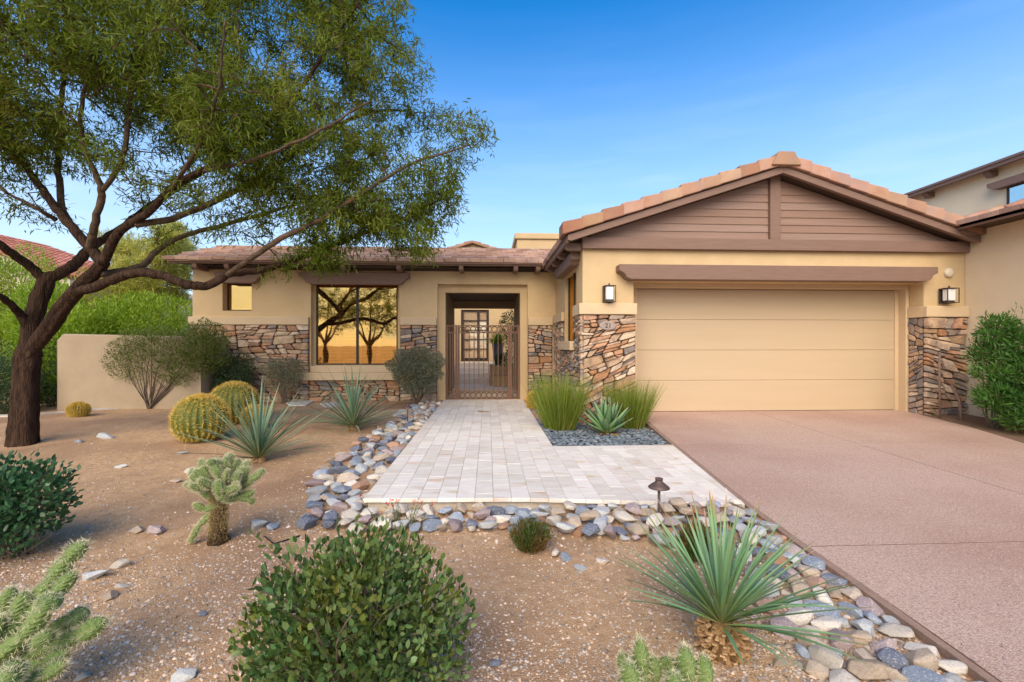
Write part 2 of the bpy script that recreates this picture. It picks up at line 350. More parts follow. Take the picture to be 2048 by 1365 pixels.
def panel(name, mp, u0, u1, w0, w1, d, holes, m, parent, bevel=0.012):
    """slab with rectangular holes; mp(u,w,d)->world; holes (u0,u1,w0,w1)"""
    U = sorted({u0, u1}|{min(max(h[i], u0), u1) for h in holes for i in (0, 1)}); Wz = sorted({w0, w1}|{min(max(h[i], w0), w1) for h in holes for i in (2, 3)})
    def solid(i, j):
        if i < 0 or j < 0 or i >= len(U)-1 or j >= len(Wz)-1: return False
        cu = (U[i]+U[i+1])/2; cw = (Wz[j]+Wz[j+1])/2
        return not any(h[0] < cu < h[1] and h[2] < cw < h[3] for h in holes)
    b = MB(); idx = {}
    def vid(i, j, k):
        if (i, j, k) not in idx: idx[(i, j, k)] = len(b.v); b.v.append(tuple(mp(U[i], Wz[j], d*k)))
        return idx[(i, j, k)]
    for i in range(len(U)-1):
        for j in range(len(Wz)-1):
            if not solid(i, j): continue
            b.f.append((vid(i,j,0), vid(i+1,j,0), vid(i+1,j+1,0), vid(i,j+1,0)))
            b.f.append((vid(i,j,1), vid(i,j+1,1), vid(i+1,j+1,1), vid(i+1,j,1)))
            if not solid(i-1, j): b.f.append((vid(i,j,0), vid(i,j+1,0), vid(i,j+1,1), vid(i,j,1)))
            if not solid(i+1, j): b.f.append((vid(i+1,j,0), vid(i+1,j,1), vid(i+1,j+1,1), vid(i+1,j+1,0)))
            if not solid(i, j-1): b.f.append((vid(i,j,0), vid(i,j,1), vid(i+1,j,1), vid(i+1,j,0)))
            if not solid(i, j+1): b.f.append((vid(i,j+1,0), vid(i+1,j+1,0), vid(i+1,j+1,1), vid(i,j+1,1)))
    return b.build(name, m, parent, bevel=bevel)
STONES = []
def stones(mp, u0, u1, w0, w1, parent, proud=0.05, wmax=0.42, hmax=0.17, weights=(4,3,4,3,3)):
    """ledge stone: recursive skewed splits -> one bevelled lump per stone. mp(u,w,d): d towards the viewer"""
    cells = []; wmax *= 1.05
    def split(q, depth=0):
        (a, b_, c, d_) = q   # bl, br, tr, tl as (u,w)
        w = ((b_[0]-a[0])+(c[0]-d_[0]))/2; h = ((d_[1]-a[1])+(c[1]-b_[1]))/2
        wm = wmax*rnd.uniform(0.45, 1.0); hm = hmax*rnd.choice((0.42, 0.55, 0.75, 1.0, 1.05))
        def lp(p, q_, t): return (p[0]+(q_[0]-p[0])*t, p[1]+(q_[1]-p[1])*t)
        if h > hm and (h/hmax > w/wmax*0.8 or w < wm):
            t = rnd.uniform(0.34, 0.66); k = rnd.uniform(-0.12, 0.12)
            t1, t2 = t+k, t-k
            m1, m2 = lp(a, d_, t1), lp(b_, c, t2)
            split((a, b_, m2, m1), depth+1); split((m1, m2, c, d_), depth+1)
        elif w > wm and w > 0.14:
            t = rnd.uniform(0.32, 0.68); k = rnd.uniform(-0.09, 0.09)
            m1, m2 = lp(a, b_, t+k), lp(d_, c, t-k)
            split((a, m1, m2, d_), depth+1); split((m1, b_, c, m2), depth+1)
        else: cells.append(q)
    split(((u0, w0), (u1, w0), (u1, w1), (u0, w1)))
    for q in cells:
        cu = sum(p[0] for p in q)/4; cw = sum(p[1] for p in q)/4
        w = abs(q[1][0]-q[0][0]); h = abs(q[3][1]-q[0][1]); gp = 0.0035
        ring = []
        for i in range(4):
            p, n = q[i], q[(i+1) % 4]
            cut = rnd.uniform(0.05, 0.22)
            for t in (cut*0.6, 1-cut*0.6) if (i % 2 == 0 and w > 0.2) else (rnd.uniform(0.06, 0.25), rnd.uniform(0.75, 0.94)):
                ring.append((p[0]+(n[0]-p[0])*t, p[1]+(n[1]-p[1])*t))
        def ins(p, dd):
            du, dw = cu-p[0], cw-p[1]; l = math.hypot(du, dw); k = min(0.45, dd/max(l, 1e-3)); return (p[0]+du*k, p[1]+dw*k)
        n = len(ring); pr = proud*rnd.uniform(0.55, 1.25); tu, tw = rnd.uniform(-0.12, 0.12), rnd.uniform(-0.1, 0.25)
        jit = [ins(p, gp+rnd.uniform(0, 0.006)) for p in ring]
        mid = [ins(p, 0.004) for p in jit]; fr = [ins(p, rnd.uniform(0.008, 0.02)) for p in jit]
        def dep(p, base): return max(0.004, base+(p[0]-cu)*tu-(p[1]-cw)*tw+rnd.uniform(-0.006, 0.006))
        b = MB()
        b.v = [tuple(mp(p[0], p[1], -0.01)) for p in jit]+[tuple(mp(p[0], p[1], dep(p, pr*0.62))) for p in mid]+[tuple(mp(p[0], p[1], dep(p, pr))) for p in fr]+[tuple(mp(cu+rnd.uniform(-.2,.2)*w, cw+rnd.uniform(-.15,.15)*h, pr*rnd.uniform(0.95, 1.2)))]
        for i in range(n):
            j = (i+1) % n
            b.f += [(i, j, n+j, n+i), (n+i, n+j, 2*n+j, 2*n+i), (2*n+i, 2*n+j, 3*n)]
        c0 = Vector(mp(cu, cw, 0)); k0 = 1.0 if abs(Vector(mp(cu, cw, .1)).y-c0.y) > .05 else .22
        STONES.append((w*h*k0/c0.y**2, b, rnd.choices(range(5), weights)[0], parent))
YG, YW = 7.70, 10.80
gx0, gx1 = 1.604, 8.50
house = thing('house', 'single storey tan stucco house with stone veneer, gabled garage and tiled roofs', 'house', (2.0, YG, 0))
mF = lambda Y: (lambda u, w, d: (u, Y+d, w))            # facing camera, depth away from camera
mFp = lambda Y: (lambda u, w, d: (u, Y-d, w))           # stones proud towards the camera
mSp = lambda X: (lambda u, w, d: (X-d, u, w))           # facing -x, proud to -x ; u = y
mS = lambda X: (lambda u, w, d: (X+d, u, w))
# ---- garage front
ox0, ox1, oz1 = 2.497, 7.732, 2.40
panel('garage_wall', mF(YG), gx0, gx1, -0.15, 3.1, 0.29, [(ox0, ox1, -0.3, oz1)], m_stucco, house, 0.015)
jx1, jz1 = 7.675, 2.322
panel('door_jamb', mF(YG+0.292), ox0-0.05, ox1+0.05, -0.1, 2.6, 0.148, [(2.56, jx1, -0.3, jz1)], m_band, house, 0.006)
MB().box(7.604, 7.70, 8.142, 8.19, 0.05, 2.36).build('door_trim', m_band, house)
MB().box(2.50, 2.70, 8.142, 8.19, 0.05, 2.36).build('door_trim', m_band, house)
gd = MB().box(2.6, 7.7, 8.20, 8.26, 0.05, 2.45).build('garage_door', m_door, house)
zz = [0.082, 0.648, 1.2035, 1.7615, 2.318]
for a, b in zip(zz, zz[1:]): MB().box(2.62, 7.64, 8.168, 8.199, a+0.002, b-0.002).build('door_panel', m_door, gd, bevel=0.004)
MB().box(2.62, 7.64, 8.172, 8.198, 0.062, 0.085).build('door_seal', m_dark, gd)
# header beam with ogee ends
def ogee_beam(name, x0, x1, y0, y1, z0, z1, parent, e=0.16):
    h = z1-z0
    prof = [(x0, z1), (x0, z1-h*0.42), (x0+e*0.22, z1-h*0.5), (x0+e*0.45, z1-h*0.62), (x0+e*0.62, z1-h*0.86), (x0+e, z0),
            (x1-e, z0), (x1-e*0.62, z1-h*0.86), (x1-e*0.45, z1-h*0.62), (x1-e*0.22, z1-h*0.5), (x1, z1-h*0.42), (x1, z1)]
    return MB().prism([(x, y0, z) for x, z in prof], (0, y1-y0, 0)).build(name, m_brown, parent, bevel=0.008)
ogee_beam('header_beam', fx(1239, 7.47), fx(1877, 7.47), 7.47, 7.698, 2.395, 2.645, house, 0.2)
# gable
MB().box(gx0-0.02, 8.49, 7.60, 7.72, 2.93, 3.122).build('gable_beam', m_brown, house, bevel=0.008)
PX, PZ, SL = 4.952, 4.19, 0.3285       # peak of the rake underside
def rake_z(x): return PZ-SL*abs(x-PX)
nb = 8; bz0, bh = 3.124, 0.131
for i in range(nb):
    z0 = bz0+i*bh; z1 = z0+bh
    for s in (-1, 1):
        inner = PX+s*0.095; lim0 = (PZ+0.02-z0)/SL; lim1 = max((PZ+0.02-z1)/SL, 0.096)
        if lim0 <= 0.12: continue
        o0, o1 = PX+s*lim0, PX+s*lim1
        o0 = min(max(o0, gx0), 8.49); o1 = min(max(o1, gx0), 8.49)
        z1c = min(z1, PZ-0.02)
        pts = [(inner, z0), (o0, z0), (o1, z1c), (inner, z1c)]
        if s < 0: pts = pts[::-1]
        b = MB(); vs = [(x, 7.672 if k < 0 else 0, z) for k, (x, z) in enumerate(pts)]
        fy = lambda z: 7.668+0.014*(z-z0)/bh
        b.add([(x, fy(z), z) for x, z in pts]+[(x, 7.70, z) for x, z in pts], [(0,1,2,3), (7,6,5,4)]+[(i_, i_+4, (i_+1) % 4+4, (i_+1) % 4) for i_ in range(4)])
        b.build('plank', m_plank, house)
MB().prism([(gx0+0.02, 7.703, 3.09), (8.47, 7.703, 3.09), (8.47, 7.703, rake_z(8.47)+0.03), (PX, 7.703, PZ+0.03), (gx0+0.02, 7.703, rake_z(gx0)+0.03)], (0, 0.1, 0)).build('gable_backing', m_soffit, house)
MB().box(PX-0.092, PX+0.092, 7.61, 7.70, 3.122, PZ+0.05).build('king_post', m_brown, house, bevel=0.006)
xl, xr2 = 1.30, 8.46
for s, xe in ((-1, xl), (1, xr2)):
    pts = [(PX, PZ), (PX, PZ+0.115), (xe, rake_z(xe)+0.115), (xe, rake_z(xe)+0.03), (xe-s*0.06, rake_z(xe-s*0.06))]
    MB().prism([(x, 7.40, z) for x, z in pts], (0, 0.07, 0)).build('rake_board', m_brown, house, bevel=0.006)
    MB().prism([(PX, 7.47, PZ+0.05), (PX, 7.47, PZ+0.112), (xe, 7.47, rake_z(xe)+0.112), (xe, 7.47, rake_z(xe)+0.05)], (0, 7.0, 0)).build('roof_deck', m_soffit, house)
# rake tiles
def rake_tiles(x_from, x_to, n, s):
    for i in range(n):
        t0, t1 = i/n, (i+1)/n
        a = x_from+(x_to-x_from)*t0; b_ = x_from+(x_to-x_from)*(t1)+s*0.03
        za, zb = rake_z(a)+0.118, rake_z(b_)+0.118
        th_a, th_b = 0.165, 0.225        # thicker at the lower end (laps over the next)
        k = rnd.uniform(-0.006, 0.006)
        pts = [(a, za+0.012), (b_, zb+0.022), (b_, zb+th_b+k), (a, za+th_a+0.02+k)]
        if s < 0: pts = pts[::-1]
        MB().prism([(x, 7.345+rnd.uniform(-0.006, 0.006), z) for x, z in pts], (0, 0.40, 0)).build('roof_tile', m_tile, house, bevel=0.012)
rake_tiles(PX-0.10, 1.235, 11, -1); rake_tiles(PX+0.10, 8.40, 10, 1)
MB().prism([(PX-0.25, 7.30, PZ+0.10), (PX-0.13, 7.30, PZ+0.325), (PX+0.13, 7.30, PZ+0.325), (PX+0.25, 7.30, PZ+0.10)], (0, 0.42, 0)).build('ridge_tile', m_tile, house, bevel=0.012)
# tiled slopes of the garage (seen edge-on / from the side)
def tiled_slope(name, p0, ux, up, nu, nrow, tw, tl, th, m, parent, lift=0.05):
    """rows of flat tiles: p0 eave corner, ux unit along eave, up unit upslope"""
    p0, ux, up = Vector(p0), Vector(ux).normalized(), Vector(up).normalized(); nn = ux.cross(up).normalized()
    if nn.z < 0: nn = -nn
    b = MB()
    for r_ in range(nrow):
        for i in range(nu):
            o = p0+ux*((i+(0.5 if r_ % 2 else 0))*tw)+up*(r_*tl)+nn*rnd.uniform(-0.006, 0.006)+up*rnd.uniform(-0.006, 0.006)
            k = rnd.uniform(-0.004, 0.004)
            q = [o+ux*0.004, o+ux*(tw-0.004), o+ux*(tw-0.004)+up*(tl+0.05), o+ux*0.004+up*(tl+0.05)]
            lo = [nn*lift, nn*(lift+k), nn*0.012, nn*0.012]
            b.add([q[0]+nn*.004, q[1]+nn*.004, q[2], q[3]]+[p+l+nn*th for p, l in zip(q, lo)], [(0,3,2,1), (4,5,6,7), (0,1,5,4), (1,2,6,5), (2,3,7,6), (3,0,4,7)])
    return tag(b.build(name, m, parent), kind='stuff')
upL = Vector((1, 0, SL)).normalized()
tiled_slope('roof_tiles', (1.24, 7.75, rake_z(1.24)+0.11), (0, 1, 0), upL, 22, 11, 0.31, 0.355, 0.028, m_tile2, house)
tiled_slope('roof_tiles', (8.62, 7.75, rake_z(8.62)+0.11), (0, 1, 0), Vector((-1, 0, SL)), 20, 11, 0.31, 0.355, 0.028, m_tile2, house)
# left eave: fascia, rafter tails
ez = rake_z(1.30)
MB().box(1.285, 1.335, 7.47, 10.33, ez+0.0, ez+0.11).build('eave_fascia', m_brown, house, bevel=0.006)
MB().prism([(1.335, 7.48, ez+0.035), (1.60, 7.48, ez+0.035+0.265*SL), (1.60, 7.48, ez+0.06+0.265*SL), (1.335, 7.48, ez+0.06)], (0, 2.9, 0)).build('soffit', m_soffit, house)
def rafter_tail(x, y, z, dx, dy, w, h, l):
    """round nosed timber: start at wall, direction (dx,dy)"""
    d = Vector((dx, dy, 0)); p = Vector((x, y, z)); sdv = Vector((-dy, dx, 0))*(w/2)
    prof = [(0, 0), (0, -h), (l-h*0.55, -h), (l-h*0.25, -h*0.88), (l-h*0.06, -h*0.6), (l, -h*0.25), (l, 0)]
    pts = [p+d*a+Vector((0, 0, b_))-sdv for a, b_ in prof]
    return MB().prism(pts, sdv*2).build('rafter_tail', m_brown, house, bevel=0.006)
for y in (7.75, 8.55, 9.35, 10.1): rafter_tail(1.602, y, ez+0.05, -1, 0, 0.10, 0.13, 0.30)
# garage side wall
panel('side_wall', mS(gx0+0.001), YG+0.291, YW+0.2, -0.15, 3.1, 0.2, [(8.25, 9.5, 1.37, 2.70)], m_stucco, house, 0.0)
sw = MB().box(gx0+0.10, gx0+0.14, 8.25, 9.5, 1.37, 2.70).build('side_window', m_dark, house)
for y in (8.28, 8.875, 9.47): MB().box(gx0+0.07, gx0+0.099, y-0.03, y+0.03, 1.37, 2.70).build('frame', m_dark, sw)
MB().box(gx0+0.085, gx0+0.097, 8.31, 9.44, 1.40, 2.67).build('pane', m_glass, sw)
MB().prism([(1.44, 7.90, 2.92), (1.44, 7.90, 2.80), (1.44, 7.98, 2.77), (1.44, 8.04, 2.72), (1.44, 9.80, 2.72), (1.44, 9.92, 2.92)], (0.163, 0, 0)).build('header_beam', m_brown, house, bevel=0.006)
MB().box(1.47, 1.602, 8.18, 9.62, 1.20, 1.369).build('window_sill', m_band, house, bevel=0.01)
MB().box(1.53, 1.601, 7.66, 8.24, 1.815, 2.005).build('trim_band', m_band, house, bevel=0.01)
MB().box(1.53, 1.601, 9.51, 10.79, 1.80, 1.99).build('trim_band', m_band, house, bevel=0.01)
MB().box(1.53, ox0+0.03, 7.61, 7.699, 1.815, 2.005).build('trim_band', m_band, house, bevel=0.012)
MB().box(ox1-0.03, 8.497, 7.61, 7.699, 1.79, 1.985).build('trim_band', m_band, house, bevel=0.012)
MB().box(ox1-0.03, ox1-0.002, 7.70, 7.985, 1.79, 1.985).build('trim_band', m_band, house, bevel=0.008)
def stone_field(name, mp, u0, u1, w0, w1, **k):
    b = MB(); c = [mp(u0, w0, 0.004), mp(u1, w0, 0.004), mp(u1, w1, 0.004), mp(u0, w1, 0.004)]; e = [mp(u0, w0, -0.001), mp(u1, w0, -0.001), mp(u1, w1, -0.001), mp(u0, w1, -0.001)]
    b.add([Vector(p) for p in c+e], [(0,1,2,3), (7,6,5,4)]+[(i, i+4, (i+1) % 4+4, (i+1) % 4) for i in range(4)])
    o = b.build(name, m_mortar, house); stones(mp, u0, u1, w0, w1, o, **k); return o
stone_field('stone_veneer', mFp(YG-0.002), 1.545, ox0+0.02, -0.06, 1.812, proud=0.07, wmax=0.46, hmax=0.19, weights=(5,6,2,4,2))
stone_field('stone_veneer', mFp(YG-0.002), ox1-0.02, 8.49, -0.06, 1.788, proud=0.07, wmax=0.42, hmax=0.24, weights=(7,3,2,3,2))
stone_field('stone_veneer', mSp(ox1-0.001), 7.70, 7.985, 0.02, 1.788, proud=0.02, wmax=0.3, hmax=0.22, weights=(4,1,3,1,4))
stone_field('stone_veneer', mSp(gx0-0.002), 7.63, 8.16, -0.05, 1.812, proud=0.07, wmax=0.26, hmax=0.16, weights=(2,2,5,1,5))
stone_field('stone_veneer', mSp(gx0-0.002), 8.16, 9.65, -0.05, 1.19, proud=0.07, wmax=0.30, hmax=0.17, weights=(2,3,4,1,4))
stone_field('stone_veneer', mSp(gx0-0.002), 9.65, 10.78, -0.05, 1.795, proud=0.06, wmax=0.34, hmax=0.18, weights=(3,3,4,2,3))
# ---- wing
wx0 = fx(385, YW); wx1 = gx0+0.001
zw = lambda px, py, Y=YW: at(px, py, Y).z
bwx0, bwx1, bwz0, bwz1 = fx(627, YW), fx(793, YW), zw(710, 731), zw(710, 566)
swx0, swx1, swz0, swz1 = fx(445, YW), fx(503, YW), zw(475, 622), zw(475, 566)
ex0, ex1, ez1 = fx(875, YW), fx(1055, YW), zw(960, 569)
panel('wing_wall', mF(YW), wx0, wx1, -0.15, 3.12, 0.14, [(bwx0-0.06, bwx1+0.06, bwz0-0.01, bwz1), (swx0, swx1, swz0, swz1), (ex0, ex1, -0.3, ez1)], m_stucco, house, 0.015)
ix0, ix1, iz1 = fx(891, YW+0.14), fx(1040, YW+0.14), at(960, 586, YW+0.14).z
panel('entry_surround', mF(YW+0.141), ex0-0.1, ex1+0.1, -0.15, 2.9, 0.14, [(ix0, ix1, -0.3, iz1)], m_stucco, house, 0.012)
panel('window_wall', mF(YW+0.141), wx0+0.05, ex0-0.14, -0.15, 3.1, 0.12, [(bwx0, bwx1, bwz0, bwz1), (swx0+0.012, swx1, swz0, swz1)], m_stucco, house, 0.0)
MB().box(wx0, wx0+0.15, YW+0.145, 15.5, -0.15, 3.12).build('end_wall', m_stucco, house)
# band, stone
bz_0, bz_1 = 1.76, 1.945
for a, b in ((wx0-0.06, bwx0-0.09), (bwx1+0.09, ex0-0.02), (ex1+0.02, 1.525)):
    MB().box(a, b, YW-0.075, YW-0.001, bz_0, bz_1).build('trim_band', m_band, house, bevel=0.012)
stone_field('stone_veneer', mFp(YW-0.002), wx0-0.03, bwx0-0.09, -0.05, bz_0-0.003, proud=0.06, wmax=0.52, hmax=0.22, weights=(6,6,2,3,1))
stone_field('stone_veneer', mFp(YW-0.002), bwx1+0.09, ex0-0.01, -0.05, bz_0-0.003, proud=0.06, wmax=0.46, hmax=0.22, weights=(5,4,3,2,2))
stone_field('stone_veneer', mFp(YW-0.002), ex1+0.01, 1.52, -0.05, bz_0-0.003, proud=0.06, wmax=0.42, hmax=0.2, weights=(5,5,3,3,2))
sz1 = zw(700, 745); sz0 = zw(700, 760)
stone_field('stone_veneer', mFp(YW-0.002), bwx0-0.085, bwx1+0.085, -0.05, sz0-0.004, proud=0.05, wmax=0.42, hmax=0.17, weights=(4,7,2,1,1))
MB().box(bwx0-0.34, bwx1+0.05, YW-0.17, YW-0.001, sz0, sz1).build('window_sill', m_band, house, bevel=0.012)
MB().box(bwx0-0.05, bwx1+0.05, YW-0.06, YW+0.13, sz1+0.001, bwz0-0.012).build('window_sill', m_band, house, bevel=0.01)
# the 300 stones that show largest are parts of their own, the small rest is one part
STONES.sort(key=lambda s: -s[0])
for _, b, k, par in STONES[:300]: b.build('stone', ST[k], par)
ib_ = []
for k, nm in enumerate(('tan', 'rust', 'grey', 'cream', 'slate')):
    src = [((0.42,0.27,0.165), (0.55,0.39,0.26)), ((0.40,0.205,0.11), (0.52,0.30,0.18)), ((0.20,0.165,0.15), (0.33,0.285,0.255)), ((0.50,0.37,0.25), (0.62,0.48,0.34)), ((0.13,0.115,0.115), (0.22,0.195,0.19))][k]
    ib_.append(mat('small_stone_'+nm, *src, scale=9, rough=0.9, bump=0.9, bscale=22, island=0.2, c3=(0.33,0.23,0.165), scale3=6))
rest = MB(); mi = []
for _, b, k, par in STONES[300:]: rest.add(b.v, b.f); mi += [k]*len(b.f)
ro = rest.build('small_stones', ib_[0], house)
for m_ in ib_[1:]: ro.data.materials.append(m_)
ro.data.polygons.foreach_set('material_index', mi); tag(ro, kind='stuff')
# windows
def window(x0, x1, z0, z1, mull, shutters):
    yf = YW+0.17
    w = MB().box(x0, x1, yf+0.40, yf+0.42, z0-0.02, z1+0.02).build('window', m_room, house)     # blind wall deep behind
    fr = MB(); t = 0.035
    fr.box(x0, x0+t, yf, yf+0.05, z0, z1); fr.box(x1-t, x1, yf, yf+0.05, z0, z1); fr.box(x0+t, x1-t, yf, yf+0.05, z0, z0+t); fr.box(x0+t, x1-t, yf, yf+0.05, z1-t, z1)
    for mx_ in mull: fr.box(mx_-0.028, mx_+0.028, yf-0.002, yf+0.048, z0+t, z1-t)
    fr.build('frame', m_dark, w)
    xsb = [x0+t]+[k for mx_ in mull for k in (mx_-0.028, mx_+0.028)]+[x1-t]
    for a, b in zip(xsb[::2], xsb[1::2]): MB().box(a, b, yf+0.018, yf+0.026, z0+t, z1-t).build('pane', m_glass, w)
    bx_ = MB().box(x0-0.02, x0, yf+0.05, yf+0.4, z0, z1).box(x1, x1+0.02, yf+0.05, yf+0.4, z0, z1).box(x0, x1, yf+0.05, yf+0.4, z1, z1+0.02).box(x0, x1, yf+0.05, yf+0.4, z0-0.02, z0); bx_.build('room_side', m_room, w)
    if shutters:
        sl = None; n = 22; t2 = 0.05
        for a, b in shutters:
            st = MB(); st.box(a, a+t2, yf+0.1, yf+0.13, z0+0.02, z1-0.02); st.box(b-t2, b, yf+0.1, yf+0.13, z0+0.02, z1-0.02); st.box(a+t2, b-t2, yf+0.1, yf+0.13, z0+0.02, z0+0.1); st.box(a+t2, b-t2, yf+0.1, yf+0.13, z1-0.1, z1-0.02)
            st.build('shutter_frame', m_shut, w)
            for k in range(n):
                z = z0+0.13+(z1-z0-0.26)*k/(n-1)
                if sl is None:
                    L2 = b-a-2*t2; q = MB(); c, s_ = math.cos(R(20))*0.033, math.sin(R(20))*0.033
                    q.add([(0,-c,-s_),(L2,-c,-s_),(L2,c,s_),(0,c,s_),(0,-c,-s_+.008),(L2,-c,-s_+.008),(L2,c,s_+.008),(0,c,s_+.008)], [(0,3,2,1),(4,5,6,7),(0,1,5,4),(1,2,6,5),(2,3,7,6),(3,0,4,7)])
                    sl = q.build('slat', m_shut); me = sl.data; bpy.data.objects.remove(sl); sl = me
                inst('slat', sl, (a+t2, yf+0.115, z), parent=w)
    return w
mx = (bwx0+bwx1)/2
q4 = (mx-bwx0)/2
window(bwx0, bwx1, bwz0, bwz1, [mx], [(bwx0+0.04, bwx0+q4), (bwx0+q4, mx-0.03), (mx+0.03, mx+q4), (mx+q4, bwx1-0.04)])
window(swx0, swx1, swz0, swz1, [], None)
ogee_beam('header_beam', fx(597, YW-0.15), fx(818, YW-0.15), YW-0.15, YW-0.001, zw(700, 569, YW-0.15), zw(700, 545, YW-0.15), house, 0.25)
ogee_beam('header_beam', fx(428, YW-0.15), fx(522, YW-0.15), YW-0.15, YW-0.001, zw(480, 566, YW-0.15), zw(480, 544, YW-0.15), house, 0.2)
# wing eave + roof
EY = 10.32; ezw = 3.09
MB().box(-7.02, 1.28, EY, EY+0.05, ezw, ezw+0.055).build('eave_fascia', m_brown, house, bevel=0.005)
MB().box(-7.0, 1.27, EY-0.05, EY-0.001, ezw+0.03, ezw+0.075).build('gutter', m_brown, house, bevel=0.012)
MB().prism([(-6.98, EY+0.052, ezw+0.02), (-6.98, YW-0.002, ezw+0.03+0.02), (-6.98, YW-0.002, ezw+0.07), (-6.98, EY+0.052, ezw+0.05)], (8.2, 0, 0)).build('soffit', m_soffit, house)
MB().box(-6.78, 1.52, YW-0.03, YW-0.001, ezw-0.06, ezw+0.01).build('frieze_board', m_soffit, house)
for px in (398, 461, 560, 690, 800, 923, 1031, 1075): rafter_tail(fx(px, EY+0.2), YW-0.002, ezw+0.018, 0, -1, 0.10, 0.13, 0.46)
slp = Vector((0, 1, 0.333)).normalized()
tiled_slope('roof_tiles', (-7.08, EY-0.07, ezw+0.065), (1, 0, 0), slp, 34, 7, 0.265, 0.345, 0.026, m_tile2, house)
MB().prism([(-7.05, EY, ezw+0.06), (-7.05, 12.55, 3.80), (-7.05, 13.75, 3.42), (-7.05, 13.75, 3.32), (-7.05, EY, ezw+0.055)], (11.5, 0, 0)).build('roof_deck', m_soffit, house)
rt = MB().prism([(0, -0.13, 0), (0, -0.08, 0.06), (0, 0.08, 0.06), (0, 0.13, 0)], (0.42, 0, 0.0)).build('ridge_tile', m_tile); rme = rt.data; bpy.data.objects.remove(rt)
for i in range(28): inst('ridge_tile', rme, (-7.0+i*0.39, 12.55, 3.83+rnd.uniform(0, 0.012)), (0, R(-2.5), 0), parent=house)
# back gable peak and parapet block
gp = at(945, 483, 17.0); 
MB().prism([(gp.x-2.4, 17, gp.z-0.85), (gp.x+2.4, 17, gp.z-0.85), (gp.x, 17, gp.z-0.10)], (0, 3, 0)).build('rear_gable', m_stucco, house)
for s in (-1, 1):
    for i in range(8):
        a, b = i*0.30, i*0.30+0.32
        MB().prism([(gp.x+s*a, 16.8, gp.z-0.10-a*0.32), (gp.x+s*b, 16.8, gp.z-0.10-b*0.32), (gp.x+s*b, 16.8, gp.z+0.03-b*0.32), (gp.x+s*a, 16.8, gp.z-0.01-a*0.32)][::(1 if s > 0 else -1)], (0, 3.2, 0)).build('roof_tile', m_tile, house, bevel=0.01)
p0 = at(1034, 480, 16.0); pz1 = at(1060, 467, 16).z; pz0 = at(1060, 479, 16).z
MB().box(p0.x, p0.x+4, 16.0, 19, 2.5, pz0).build('parapet', m_stucco, house, bevel=0.02)
MB().box(p0.x-0.08, p0.x+4.08, 15.93, 19.07, pz0+0.001, pz1).build('parapet_cap', m_stucco, house, bevel=0.03)
# ---- entry passage and court
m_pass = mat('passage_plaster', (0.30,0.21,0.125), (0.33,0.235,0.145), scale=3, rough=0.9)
Y2 = 13.6; q0, q1, qz = fx(908, Y2), fx(1031, Y2), at(960, 617, Y2).z
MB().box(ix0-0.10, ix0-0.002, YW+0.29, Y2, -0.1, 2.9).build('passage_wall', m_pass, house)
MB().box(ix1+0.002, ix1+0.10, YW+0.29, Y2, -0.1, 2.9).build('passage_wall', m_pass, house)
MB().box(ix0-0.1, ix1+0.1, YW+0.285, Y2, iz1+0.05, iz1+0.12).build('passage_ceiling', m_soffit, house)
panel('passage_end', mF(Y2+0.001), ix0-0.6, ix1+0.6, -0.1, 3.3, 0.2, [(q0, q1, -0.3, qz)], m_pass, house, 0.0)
YB = 17.5; db = at(950, 723, YB).z; dt = at(950, 620, YB).z; dx0, dx1 = fx(922, YB), fx(978, YB)
tz = mat('court_paving', (0.60,0.50,0.40), (0.72,0.63,0.53), scale=3, rough=0.7)
MB().box(-1.6, 1.4, YW+0.30, 15.2, -0.06, 0.006).build('court_floor', tz, house)
for i in range(4): MB().box(-1.6, 0.45, 15.2+i*0.36, 17.4, -0.05, 0.16*(i+1) if i < 3 else db-0.02).build('step', tz, house, bevel=0.01)
panel('court_wall', mF(YB+0.001), -3.0, 3.0, -0.1, 4.3, 0.2, [(dx0, dx1, db, dt)], m_stucco, house, 0.0)
fd = MB().box(dx0, dx1, YB+0.12, YB+0.16, db, dt).build('front_door', m_dark, house)
dm = dx0+(dx1-dx0)*0.62
fm = MB()
for a, b in ((dx0, dx0+0.1), (dm-0.05, dm+0.05), (dx1-0.1, dx1)): fm.box(a, b, YB+0.04, YB+0.119, db, dt)
fm.build('door_stile', m_dark, fd)
m_pane = glass_mat('door_glass', 0.25, (1, 1, 1, 1), (1, .85, .62, 1))
m_blind = mat('cream_blind', (0.84,0.68,0.48), (0.88,0.72,0.52), scale=3, rough=0.8)
for a, b in ((dx0+0.1, dm-0.05), (dm+0.05, dx1-0.1)):
    for k in range(5):
        z0, z1 = db+0.1+(dt-db-0.15)*k/5, db+0.1+(dt-db-0.15)*(k+1)/5
        MB().box(a, b, YB+0.07, YB+0.078, z0+0.02, z1-0.02).build('pane', m_pane, fd)
        MB().box(a, b, YB+0.10, YB+0.118, z0+0.02, z1-0.02).build('blind', m_blind, fd)
        MB().box(a, b, YB+0.05, YB+0.117, z1-0.02, z1+0.02).build('muntin', m_dark, fd)
m_plbox = mat('planter_stone', (0.36,0.24,0.14), (0.44,0.31,0.19), scale=6, rough=0.9, bump=0.4)
pl = thing('planter_box', 'brown stone planter block in the entry court behind the gate', 'planter', (0.55, 14.6, 0))
MB().box(fx(979, 14.4), fx(979, 14.4)+1.2, 14.4, 15.1, 0.007, at(990, 731, 14.4).z).build('block', m_plbox, pl, bevel=0.02)
MB().box(fx(988, 14.2), fx(988, 14.2)+1.0, 14.05, 14.39, 0.007, at(990, 752, 14.2).z).build('block', m_plbox, pl, bevel=0.02)
pz = at(990, 731, 14.4).z; pc = (fx(996, 14.75), 14.75, pz+0.002)
pot = thing('tall_pot', 'tall tapered dark grey pot on the planter block', 'pot', pc)
